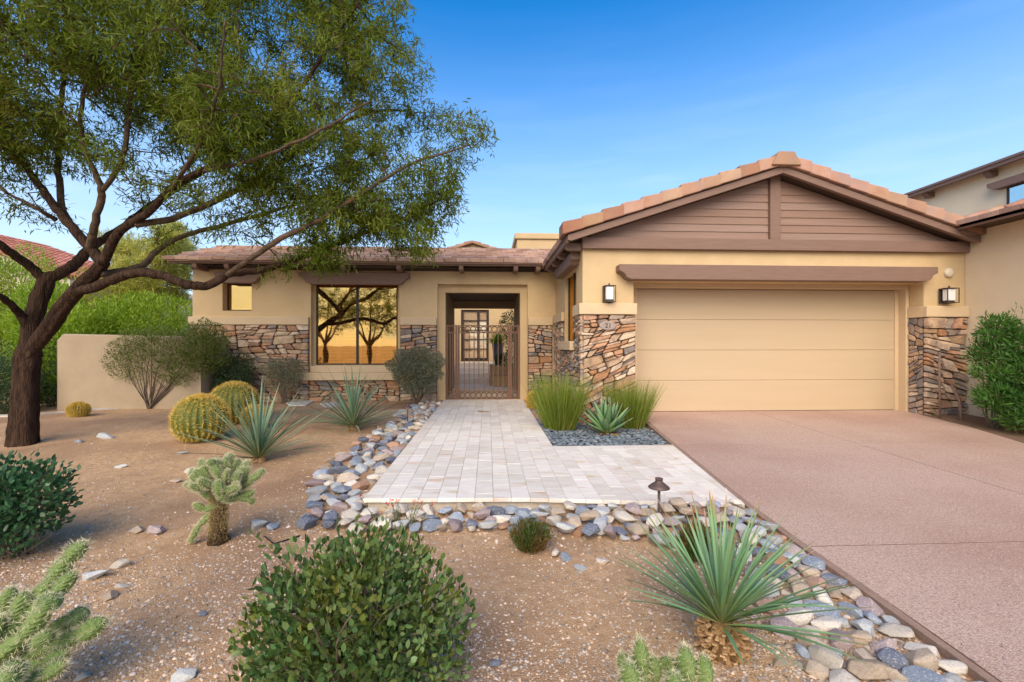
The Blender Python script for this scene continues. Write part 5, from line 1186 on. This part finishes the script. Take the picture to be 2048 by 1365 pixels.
for i in range(34):
    a = rj.uniform(0, 6.283); e = rj.uniform(-.15, 1.4); d = Vector((math.cos(a)*math.cos(e), math.sin(a)*math.cos(e)*.9, math.sin(e)+.25)); c = pxp(448, 975)
    p0 = c+Vector((d.x*.15, d.y*.13, d.z*.09)); joint(ct, p0, d+Vector((0, 0, .35)), rj.uniform(.07, .12), rj.uniform(.85, 1.05))
# cholla bottom left
cb2 = gp(20, 1420); ct2 = thing('cholla_cactus', 'pale spiny cholla leaning in from the bottom left corner', 'cactus', cb2); Yc = 2.0
def pl_(px, py, dy=0): return at(px, py, Yc+dy)
for path, dy, k in [([(-10,1290),(60,1225),(105,1160),(135,1120),(165,1090)], 0, 1.25), ([(60,1230),(110,1190),(145,1150)], -.05, 1.0), ([(-20,1330),(50,1270),(95,1215),(105,1195)], -.12, 1.25), ([(0,1300),(40,1235),(48,1190)], -.05, 1.15), ([(-10,1260),(15,1215),(20,1180)], .05, 1.1),
    ([(40,1290),(100,1265),(145,1240),(170,1225)], 0, 1.15), ([(30,1310),(110,1290),(160,1270),(205,1245)], -.05, 1.25), ([(20,1350),(90,1330),(130,1305)], -.1, 1.2), ([(-20,1380),(20,1350),(35,1335)], -.22, 1.2), ([(30,1380),(90,1350),(125,1330)], -.15, 1.1), ([(90,1290),(85,1270)], -.15, 1.3), ([(-5,1420),(10,1385),(20,1345)], -.25, 1.3), ([(-30,1290),(0,1240)], -.1, 1.2)]:
    for (a, b2) in zip(path, path[1:]):
        p0, p1 = pl_(a[0], a[1], dy), pl_(b2[0], b2[1], dy); joint(ct2, p0, p1-p0, max(.05, (p1-p0).length*1.10), k, 1)
# cholla bottom centre
cb3 = gp(1330, 1480); ct3 = thing('cholla_cactus', 'pale green cholla tips rising at the bottom edge right of centre', 'cactus', cb3); Yc3 = 1.62
def pc_(px, py, dy=0): return at(px, py, Yc3+dy)
for path, dy, k in [([(1285,1420),(1285,1350),(1280,1285)], 0, 1.05), ([(1262,1440),(1262,1375),(1258,1330)], -.08, 1.05), ([(1252,1400),(1250,1345),(1246,1310)], .06, .9), ([(1268,1390),(1268,1320)], .05, .8), ([(1305,1420),(1308,1360),(1306,1318)], .03, 1.0), ([(1345,1420),(1343,1370),(1340,1320)], .03, .95), ([(1320,1330),(1340,1325)], .03, .7), ([(1375,1430),(1374,1360),(1370,1300)], -.02, 1.15), ([(1405,1440),(1405,1375),(1408,1318)], -.02, 1.1), ([(1355,1440),(1350,1380),(1348,1350)], -.1, 1.0)]:
    for (a, b2) in zip(path, path[1:]):
        p0, p1 = pc_(a[0], a[1], dy), pc_(b2[0], b2[1], dy); joint(ct3, p0, p1-p0, max(.05, (p1-p0).length*1.08), k, 1)
MB().tube([cb3+Vector((0,0,-.02)), pc_(1330, 1420, 0)], [.045, .03], 10).build('trunk', m_chd, ct3, smooth=True)
MB().tube([cb2+Vector((-.03,0,-.02)), pl_(0, 1330, -.05)], [.06, .035], 10).build('trunk', m_chd, ct2, smooth=True)
# ---- red-flowered weeds, plants in the court
wb = gp(800, 1062)
wd = thing('flowering_weed', 'thin stemmed weed with small red flowers in the rocks', 'plant', wb); rs = np.random.default_rng(77); b = MB(); LP, LD = [], []
for i in range(22):
    a = rs.uniform(-1, 1); x = wb.x+a*.20; tip = Vector((x+rs.normal(0, .06), wb.y+rs.normal(0, .07), wb.z+rs.uniform(.10, .27))); q = Vector((wb.x+a*.12, wb.y+rs.normal(0, .05), wb.z)); mid = q*.5+tip*.5+Vector((rs.normal(0, .015), 0, .01))
    b.tube([q, mid, tip], [.0022, .0017, .001], 4)
    for k in range(9): u = rs.uniform(.2, 1); LP.append(np.array(q*(1-u)+tip*u)); LD.append(rs.normal(0, 1, 3)+np.array([0, 0, .4]))
    if i % 3 == 0:
        fl = MB()
        for k in range(5): d = Vector((rs.normal(), rs.normal(), rs.normal()+.6)).normalized(); s2 = d.orthogonal().normalized()*.004; fl.add([tip, tip+d*.012+s2, tip+d*.028, tip+d*.012-s2], [(0,1,2,3)])
        fl.build('flower', mat('red_petal', (.65,.06,.03), rough=.5), wd)
tag(b.build('stems', mat('weed_stem', (.10,.13,.05), rough=.7), wd), kind='stuff')
n_ = len(LP); V, Fq = leaves(LP, LD, rs.normal(0, 1, (n_, 3)), rs.uniform(.012, .026, n_), rs.uniform(.005, .009, n_), LEAF_V, LEAF_F); tag(np_obj('foliage', V, Fq, m_jl, wd), kind='stuff')
# pot plant, planter plants and vine in the court
rs = np.random.default_rng(78); top = Vector((pc[0], pc[1], pc[2]+.68))
pp = thing('spiky_pot_plant', 'bright green spiky plant growing in the tall grey pot', 'plant', top); n_ = 260; th = rs.uniform(0, 6.28, n_); el = rs.uniform(.1, 1.5, n_)
V, Fq = leaves(np.tile(np.array(top), (n_, 1)), np.stack([np.cos(th)*np.cos(el), np.sin(th)*np.cos(el), np.sin(el)], 1), rs.normal(0, 1, (n_, 3)), rs.uniform(.3, .48, n_), np.full(n_, .016), STRIP_V, STRIP_F); tag(np_obj('foliage', V, Fq, m_bright, pp), kind='stuff')
vb = Vector((fx(1018, 15.2), 15.3, .0))
shrub('court_vine', 'dark leafy vine climbing at the right of the entry court', 'plant', vb, .3, .25, .7, 1500, .06, .04, m_dkleaf, m_stem, 8, cz=1.75, seed=60, lobes=[(0,0,1.9,.32,.25,.55,1),(.1,0,1.2,.2,.2,.6,.8)])
lb = Vector((fx(1006, 14.75), 14.55, pz))
shrub('court_plant', 'low dark green plant spilling over the planter block', 'plant', lb, .28, .15, .22, 700, .07, .03, m_dkleaf, m_stem, 6, cz=.14, seed=61)
# ================================================================== ROCKS, GRAVEL, SMALL THINGS
def rock_mat(name, a, b_, c3, vein):
    return mat(name, a, b_, scale=9, rough=.72, bump=.5, bscale=16, objrand=.22, c3=c3, scale3=7, thr=(.56,.66) if vein else (.5,.75), spec=.3)
RM = {'blue grey': rock_mat('rock_blue_grey', (.20,.245,.30), (.34,.38,.43), (.56,.56,.55), True),
      'dark slate': rock_mat('rock_dark_slate', (.11,.13,.17), (.20,.22,.27), (.38,.38,.40), True),
      'tan': rock_mat('rock_tan', (.42,.33,.24), (.55,.45,.34), (.33,.24,.17), False),
      'cream': rock_mat('rock_cream', (.58,.52,.43), (.70,.64,.55), (.45,.38,.30), False),
      'mauve': rock_mat('rock_mauve', (.30,.225,.22), (.42,.33,.32), (.52,.46,.43), True),
      'rusty': rock_mat('rock_rusty', (.38,.21,.125), (.50,.31,.20), (.28,.19,.15), False),
      'pale grey': rock_mat('rock_pale_grey', (.40,.41,.40), (.52,.53,.51), (.30,.31,.33), True)}
RW = [('blue grey', 6), ('dark slate', 4), ('tan', 7), ('cream', 6), ('mauve', 5), ('rusty', 2.2), ('pale grey', 5)]
def rock_mesh(seed):
    rs = np.random.default_rng(seed); bm = bmesh.new(); n = 17
    q = rs.normal(0, 1, (n, 3)); q /= np.linalg.norm(q, axis=1)[:, None]; q *= rs.uniform(.85, 1.08, (n, 1))
    q = np.sign(q)*np.abs(q)**rs.uniform(.75, .95)
    for p_ in q: bm.verts.new(p_)
    r_ = bmesh.ops.convex_hull(bm, input=bm.verts)
    bmesh.ops.delete(bm, geom=[g_ for g_ in r_['geom_interior'] if isinstance(g_, bmesh.types.BMVert)], context='VERTS')
    bmesh.ops.bevel(bm, geom=bm.edges[:], offset=.08, segments=1, affect='EDGES', profile=.6, clamp_overlap=True)
    bmesh.ops.triangulate(bm, faces=bm.faces[:])
    me = bpy.data.meshes.new('rock'); bm.to_mesh(me); bm.free(); return me
ROCKS = {}
for nm in RM:
    for k in range(5):
        me = rock_mesh(hash_ := (sum(map(ord, nm))*7+k)); me.materials.append(RM[nm]); ROCKS[(nm, k)] = me
def put_rock(x, y, z, sx, sy, sz, colour, name='river_rock', yaw=None):
    o = inst(name, ROCKS[(colour, rnd.randrange(5))], (x, y, z), (rnd.uniform(-.25, .25), rnd.uniform(-.25, .25), rnd.uniform(0, 6.28) if yaw is None else yaw), (sx, sy, sz)); return o
def inpoly(p, poly):
    c = False; n = len(poly)
    for i in range(n):
        a, b_ = poly[i], poly[(i+1) % n]
        if (a[1] > p[1]) != (b_[1] > p[1]) and p[0] < (b_[0]-a[0])*(p[1]-a[1])/(b_[1]-a[1])+a[0]: c = not c
    return c
placed = []
seg_of = lambda x, y: ''
def rock_zone(pxpoly, n, rmin, rmax, where, zlift=0.0, tries=4000, excl=None, tight=.80):
    poly = [tuple(gpt(*p_)[:2]) for p_ in pxpoly]; xs_ = [p_[0] for p_ in poly]; ys_ = [p_[1] for p_ in poly]; cnt = 0
    for t in range(tries):
        k = 1-t/tries; r_ = rmin+(rmax-rmin)*k**1.5*rnd.uniform(.75, 1.1); r_ = max(rmin, r_)
        x, y = rnd.uniform(min(xs_), max(xs_)), rnd.uniform(min(ys_), max(ys_))
        if not inpoly((x, y), poly): continue
        if excl and excl(x, y, r_): continue
        if any((x-a)**2+(y-b_)**2 < ((r_+c)*tight)**2 for a, b_, c in placed): continue
        placed.append((x, y, r_)); col = rnd.choices([c[0] for c in RW], [c[1] for c in RW])[0]
        el = rnd.uniform(.75, 1.35); o = put_rock(x, y, ground_z(x, y)+r_*.30+zlift*rnd.random(), r_*el, r_/el, r_*rnd.uniform(.42, .66), col)
        size = 'large' if r_ > rmin+(rmax-rmin)*.55 else 'small'
        lab = f'{size} {"long" if (el > 1.14 or el < .88) else "rounded"} {col} river rock {where}{seg_of(x, y)}'; tag(o, lab, 'rock', lab+'s'); cnt += 1
        if cnt >= n: break
    return cnt
def off_walk(x, y, r_):
    if WX0-r_*.55 < x < 2.3 and front_y(x)-r_*.35 < y < 5.9: return True
    if WX0-r_*.55 < x < WX1 and y >= 5.8: return True
    if x > interp(L_edge, y)-r_*.75: return True
    return False
seg_of = lambda x, y: ', nearest the gate' if y > 7.2 else (', midway along' if y > 5.4 else (', near the front corner' if y > 4.4 else ', by the front corner'))
n1 = rock_zone([(882,806),(840,808),(784,848),(735,878),(694,903),(649,934),(632,965),(612,995),(604,1030),(735,1030),(760,960),(830,880)], 130, .034, .10, 'left of the walk', excl=off_walk, tries=6000, tight=.78)
seg_of = lambda x, y: ', left third' if x < 0 else (', middle third' if x < 1.1 else ', right third')
n2 = rock_zone([(610,1010),(726,1000),(1490,1012),(1550,1060),(1480,1110),(1380,1108),(1250,1085),(1130,1078),(1000,1066),(850,1070),(610,1062)], 140, .034, .082, 'in the strip before the walk', zlift=.05, excl=off_walk, tries=6000, tight=.78)
seg_of = lambda x, y: ', behind the sotol' if y > 3.0 else (', right of the sotol' if y > 2.2 else ', nearest the camera')
n3 = rock_zone([(1460,1030),(1500,1012),(1600,1090),(1760,1220),(1930,1365),(2000,1430),(1690,1430),(1620,1340),(1545,1235),(1480,1120),(1390,1085)], 120, .035, .078, 'beside the driveway edge', excl=off_walk, tries=7000, tight=.80)
print('rocks', n1, n2, n3)
# loose single stones in the soil
LS = [(210,877,34,16,'pale grey','pale grey stone near the tree trunk'),(160,885,20,10,'blue grey','small blue grey stone beside the tree trunk'),(272,1065,32,20,'tan','tan angular stone right of the left jojoba bush'),(313,1066,38,24,'mauve','dark reddish stone beside the tan one'),(245,1133,48,22,'cream','flat cream stone with dark rim in open soil'),(188,1157,60,26,'pale grey','flat pale grey stone left in open soil'),(218,1196,36,22,'tan','pale tan stone above the corner cholla'),(245,1175,32,14,'cream','thin cream stone in open soil'),(518,1056,38,30,'pale grey','grey green block stone right of the standing cholla'),(545,1058,22,20,'blue grey','blue grey pebble beside the grey block'),(385,945,34,16,'cream','cream stone behind the standing cholla'),(352,965,26,12,'tan','tan stone left of the standing cholla'),(365,908,26,9,'pale grey','flat grey stone before the largest barrel cactus'),(242,935,30,9,'pale grey','flat pale stone in the middle of the soil'),(405,1231,16,12,'dark slate','dark pebble left of the front jojoba'),(1205,1125,34,18,'cream','oval cream stone below the rock strip'),(1130,1118,22,22,'blue grey','blue stone below the tufted shrub'),(1110,1112,20,26,'cream','upright white stone below the tufted shrub'),(1160,1140,30,16,'pale grey','flat grey stone below the rock strip'),(990,1330,30,18,'dark slate','dark flat stone near the bottom edge'),(1030,1340,18,10,'cream','small cream pebble near the bottom edge'),(365,1358,50,26,'pale grey','grey stone cut by the bottom edge'),(165,1358,34,16,'cream','cream stone at the bottom left'),(1565,1250,24,20,'tan','round tan stone right of the sotol base'),(1610,1285,30,22,'rusty','rusty stone among the driveway rocks'),(1560,1330,40,20,'tan','flat tan stone near the bottom right rocks')]
for px, py, w, h, col, lab in LS:
    g_ = gpt(px, py); s_ = g_.y/F; o = put_rock(g_.x, g_.y, g_.z+h*s_*.2, w/2*s_, max(h*1.1, w*.4)/2*s_*1.2, h/2*s_*.8, col, 'loose_stone', yaw=rnd.uniform(-.4, .4)); tag(o, lab, 'stone', 'loose stones in the soil')
# gravel: real chips, uncountable
def chips(n, sampler, smin, smax, name, m, label):
    rs = np.random.default_rng(len(name)+n); base = np.array([(1,0,-.2),(.2,.9,-.2),(-.9,.4,-.2),(-.6,-.8,-.2),(.5,-.8,-.2),(.1,.1,.75),(.5,.3,.5),(-.4,-.2,.6)]); fc = [(0,1,6),(1,5,6),(0,6,4),(1,2,5),(2,7,5),(2,3,7),(3,4,7),(4,6,5),(4,5,7)]
    P = sampler(rs, n); n = len(P); s_ = smin+(smax-smin)*rs.random(n)**3.2; th = rs.uniform(0, 6.28, n); k = rs.uniform(.6, 1.2, (n, 3)); k[:, 2] *= .7
    B = base[None]*k[:, None, :]*s_[:, None, None]+rs.normal(0, .12, (n, 8, 3))*s_[:, None, None]; c, s2 = np.cos(th)[:, None], np.sin(th)[:, None]
    V = np.stack([B[..., 0]*c-B[..., 1]*s2+P[:, None, 0], B[..., 0]*s2+B[..., 1]*c+P[:, None, 1], B[..., 2]+P[:, None, 2]], -1)
    Fq = (np.array(fc)[None]+(np.arange(n)*8)[:, None, None]).reshape(-1, 3)
    return tag(np_obj(name, V.reshape(-1, 3), Fq, m, None), label, 'gravel', None, 'stuff')
def soil_sampler(weight):
    def f(rs, n):
        out = []
        while len(out) < n:
            px, py = rs.uniform(-300, 1960), 815+(1400-815)*rs.random()**.75
            g_ = gpt(px, py)
            if g_.x > interp(L_edge, g_.y)-.02 if g_.y < 8 else True: continue
            if off_walk(g_.x, g_.y, 0) or (g_.x > WX1 and g_.y > 5.7): continue
            d = .5+.5*math.sin(g_.x*2.1+1)*math.sin(g_.y*1.7+g_.x)
            if rs.random() > .25+.75*d*weight(g_.x, g_.y): continue
            out.append((g_.x, g_.y, g_.z+.001))
        return np.array(out)
    return f
m_grav = mat('gravel_chip', (.40,.27,.17), (.66,.49,.34), scale=3, rough=.85, island=.55, c3=(.36,.33,.30), scale3=30, thr=(.45,.6))
m_grav2 = mat('grey_gravel_chip', (.36,.29,.22), (.58,.49,.39), scale=3, rough=.85, island=.5, c3=(.46,.34,.25), scale3=30, thr=(.5,.65))
chips(50000, soil_sampler(lambda x, y: 1), .0022, .0115, 'soil_gravel', m_grav, 'fine tan gravel scattered over the sandy soil')
chips(6500, soil_sampler(lambda x, y: 1.0 if y < 4.2 else .5), .004, .017, 'grey_gravel', m_grav2, 'coarser grey gravel chips scattered over the soil')
def near_rocks(rs, n):
    out = []; R_ = [p_ for p_ in placed]
    while len(out) < n:
        a = R_[rs.integers(len(R_))]; x, y = a[0]+rs.normal(0, .16), a[1]+rs.normal(0, .14)
        if off_walk(x, y, .02): continue
        out.append((x, y, ground_z(x, y)+.004))
    return np.array(out)
chips(3600, near_rocks, .006, .024, 'rock_border_gravel', m_grav2, 'small grey chips filling between the river rocks')
# black beach pebbles in the bed right of the walk
m_peb = mat('beach_pebble', (.10,.155,.19), (.17,.22,.25), scale=6, rough=.45, objrand=.35, bump=.15, bscale=20, c3=(.17,.15,.16), scale3=3, spec=.4)
m_peb2 = mat('beach_pebble_mass', (.09,.13,.155), (.15,.19,.215), scale=6, rough=.5, island=.35)
def pebble_mesh(seed):
    rs = np.random.default_rng(seed); bm = bmesh.new(); bmesh.ops.create_icosphere(bm, subdivisions=2, radius=1)
    a = rs.uniform(-.2, .2, 3)
    for v in bm.verts: v.co *= 1+a[0]*v.co.x+a[1]*v.co.y*v.co.x+.06*math.sin(v.co.x*3+seed)
    me = bpy.data.meshes.new('pebble'); bm.to_mesh(me); bm.free(); me.materials.append(m_peb); me.polygons.foreach_set('use_smooth', [True]*len(me.polygons)); return me
PM = [pebble_mesh(i) for i in range(4)]
def bed_ok(x, y):
    if x < WX1+.02: return False
    if y < 5.82: return False
    if x > interp(L_edge, y)-.03 and y < 7.7: return False
    if y > 7.6 and x > 1.5: return False
    return y < 10.7
MB().prism([(WX1+.002, 5.803, -.10), (2.37, 5.803, -.10), (2.58, 7.62, -.10), (1.56, 7.62, -.10), (1.56, 10.72, -.10), (WX1+.002, 10.72, -.10)], (0, 0, .066)).build('pebble_bed', mat('bed_soil', (.06,.06,.065), (.10,.09,.085), scale=20, rough=.9))
tag(bpy.data.objects['pebble_bed'], 'dark soil under the beach pebbles', None, None, 'structure')
pl2 = []; cnt = 0
def put_peb(x, y, r_, z): 
    return inst('beach_pebble', PM[rnd.randrange(4)], (x, y, z), (rnd.uniform(-.3, .3), rnd.uniform(-.3, .3), rnd.uniform(0, 6.28)), (r_*rnd.uniform(1, 1.35), r_*rnd.uniform(.75, .95), r_*rnd.uniform(.4, .55)))
def vis_bed(x, y):   # the part of the bed the photo shows
    d = Vector((x, y, -.02-H)); u = (d.x*math.cos(A)-d.y*math.sin(A))/(d.x*math.sin(A)+d.y*math.cos(A))*F+CX; return u
for t in range(9000):
    x, y = rnd.uniform(.83, 2.5), 5.82+(7.6-5.82)*rnd.random()**1.5
    if not bed_ok(x, y): continue
    r_ = rnd.uniform(.026, .045)
    if any((x-a)**2+(y-b_)**2 < ((r_+c)*.66)**2 for a, b_, c in pl2): continue
    if y > 6.9 and x > 1.05: continue
    pl2.append((x, y, r_)); o = put_peb(x, y, r_, -.022+rnd.uniform(0, .018)); cnt += 1
    tag(o, 'smooth dark blue grey beach pebble in the bed beside the walk', 'pebble', 'beach pebbles in the planting bed')
    if cnt >= 295: break
print('pebbles', cnt)
V, Fs = [], []; ib = bmesh.new(); bmesh.ops.create_icosphere(ib, subdivisions=1, radius=1); iv = np.array([v.co[:] for v in ib.verts]); iff = np.array([[v.index for v in f_.verts] for f_ in ib.faces]); ib.free()
rs = np.random.default_rng(4); k = 0
while k < 1500:
    x, y = rs.uniform(.83, 2.55), rs.uniform(5.83, 10.7)
    if not bed_ok(x, y): continue
    r_ = rs.uniform(.022, .038); th = rs.uniform(0, 6.28); s_ = iv*np.array([r_*1.2, r_*.85, r_*.5]); V.append(np.stack([s_[:, 0]*math.cos(th)-s_[:, 1]*math.sin(th)+x, s_[:, 0]*math.sin(th)+s_[:, 1]*math.cos(th)+y, s_[:, 2]-.035+rs.uniform(0, .012)], 1)); Fs.append(iff+k*12); k += 1
tag(np_obj('pebble_fill', np.vstack(V), np.vstack(Fs), m_peb2, None, smooth=True), 'mass of dark beach pebbles filling the bed behind the first ones', 'pebbles', None, 'stuff')
# flagstones and the mow strip by the garden wall
m_flag = mat('flagstone', (.46,.43,.38), (.60,.56,.50), scale=5, rough=.8, bump=.3, bscale=30, objrand=.1)
def flag(poly, lab):
    g_ = [gpt(*p_) for p_ in poly]; z = sum(p_.z for p_ in g_)/len(g_); o = MB().prism([(p_.x, p_.y, z-.03) for p_ in g_][::-1], (0, 0, .055)).build('flagstone', m_flag, origin=(g_[0].x, g_[0].y, z), bevel=.008); tag(o, lab, 'flagstone', 'flagstones set in the soil')
flag([(785,833),(800,822),(845,824),(838,834),(812,838)], 'flat pale flagstone behind the rear path light')
flag([(570,806),(598,800),(628,804),(612,812),(580,813)], 'flat pale flagstone left of the window sotol')
flag([(640,809),(668,806),(690,812),(650,816)], 'flat pale flagstone behind the window sotol')
b = MB(); pts = [(-40,834),(60,832),(120,826),(200,820),(290,815),(380,806),(470,800)]
g_ = [gpt(*p_) for p_ in pts]
for a, c in zip(g_, g_[1:]): b.prism([(a.x, a.y-.09, a.z-.05), (c.x, c.y-.09, c.z-.05), (c.x, c.y+.09, c.z-.05), (a.x, a.y+.09, a.z-.05)], (0, 0, .075))
tag(b.build('garden_path', mat('concrete_strip', (.42,.40,.37), (.52,.49,.45), scale=6, rough=.9, bump=.2)), 'curved pale concrete strip along the garden wall', None, None, 'structure')
# planting bed at the right wall
b = MB().prism([(interp(R_edge, y)+.002, y, drive_z(y)-.1) for y in (7.69, 6.68, 5.66, 4.6, 3.0)]+[(8.50, 3.0, drive_z(3)-.1), (8.50, 7.60, drive_z(7.6)-.1)], (0, 0, .104))
tag(b.build('planting_bed', mat('bed_mulch', (.16,.10,.06), (.24,.155,.10), scale=25, rough=.95, bump=.8)), 'brown mulch bed between driveway and right wall', None, None, 'structure')
# pipes at the right pillar
m_pipe = mat('pipe_paint', (.20,.12,.09), (.25,.16,.12), scale=9, rough=.6)
p0 = Vector((fx(1880, 7.35), 7.35, .03)); t = thing('irrigation_pipe', 'thin brown upright pipe before the right stone pillar', 'pipe', p0); MB().tube([p0, (p0.x+.02, 7.38, at(1881, 708, 7.38).z)], .018, 8).build('riser', m_pipe, t, smooth=True); MB().tube([(p0.x+.02, 7.38, at(1881, 708, 7.38).z-.002), (p0.x+.02, 7.38, at(1881, 704, 7.38).z)], .024, 8).build('cap', m_pipe, t)
p0 = Vector((fx(1922, 7.1), 7.1, .02)); t = thing('irrigation_pipe', 'bent brown pipe at the corner of the right pillar', 'pipe', p0); MB().tube([p0, (p0.x+.01, 7.12, .25), (p0.x+.03, 7.15, .38), (p0.x+.05, 7.3, .62)], .022, 8).build('riser', m_pipe, t, smooth=True); MB().tube([p0-Vector((0, 0, .02)), p0+Vector((0, 0, .03))], .03, 8).build('collar', m_pipe, t)
# path lights
def path_light(px, py, hat_py, lab):
    g_ = gpt(px, py); zt = at(px, hat_py, g_.y).z; t = thing('path_light', lab, 'path light', g_, 'bronze path lights'); c = (g_.x, g_.y, 0)
    MB().tube([(g_.x, g_.y, g_.z-.03), (g_.x, g_.y, zt-.03)], .011, 8).build('stem', m_lant2, t, smooth=True)
    MB().lathe([(.082, zt-.055), (.083, zt-.05), (.06, zt-.03), (.036, zt-.012), (.028, zt-.006), (.028, zt+.012), (.03, zt+.014), (.03, zt+.02), (.004, zt+.022)], c, 20).build('hat', m_lant2, t, smooth=True)
    MB().tube([(g_.x, g_.y, zt-.075), (g_.x, g_.y, zt-.03)], .018, 8).build('lamp', m_frost, t)
m_lant2 = mat('bronze_light', (.10,.065,.055), (.14,.095,.08), scale=20, rough=.5, metal=.3)
path_light(1318, 1052, 962, 'bronze path light standing in the rock strip before the walk')
path_light(815, 850, 810, 'bronze path light left of the walk near the gate')
# drip line
dl = [gpt(528, 1075), gpt(548, 1090), gpt(575, 1082), gpt(600, 1074)]
t = MB().tube([Vector((p_.x, p_.y, p_.z+.008)) for p_ in dl], .005, 6).build('drip_line', mat('black_poly', (.015,.015,.015), rough=.5), origin=dl[0]); tag(t, 'short black drip irrigation line beside the grey block stone', 'hose')

# dry leaf litter and twigs on the soil, thickest under the tree
rs = np.random.default_rng(404); P = []
while len(P) < 4200:
    x, y = (rs.normal(-4.3, 2.2), rs.normal(6.3, 1.6)) if rs.random() < .6 else (rs.uniform(-3, 2.1), rs.uniform(1.4, 6))
    if off_walk(x, y, .02) or y > 9.4 or (x > WX1 and y > 5.7): continue
    P.append((x, y, ground_z(x, y)+.004))
n_ = len(P); th = rs.uniform(0, 6.28, n_); V, Fq = leaves(P, np.stack([np.cos(th), np.sin(th), rs.normal(0, .12, n_)], 1), np.tile([0, 0, 1.], (n_, 1))+rs.normal(0, .3, (n_, 3)), rs.uniform(.012, .045, n_), rs.uniform(.002, .006, n_), STRIP_V, STRIP_F)
tag(np_obj('leaf_litter', V, Fq, mat('dry_litter', (.22,.14,.07), (.40,.28,.14), scale=3, rough=.9, island=.4), None), 'dry brown leaf litter scattered over the soil under the tree', 'litter', None, 'stuff')
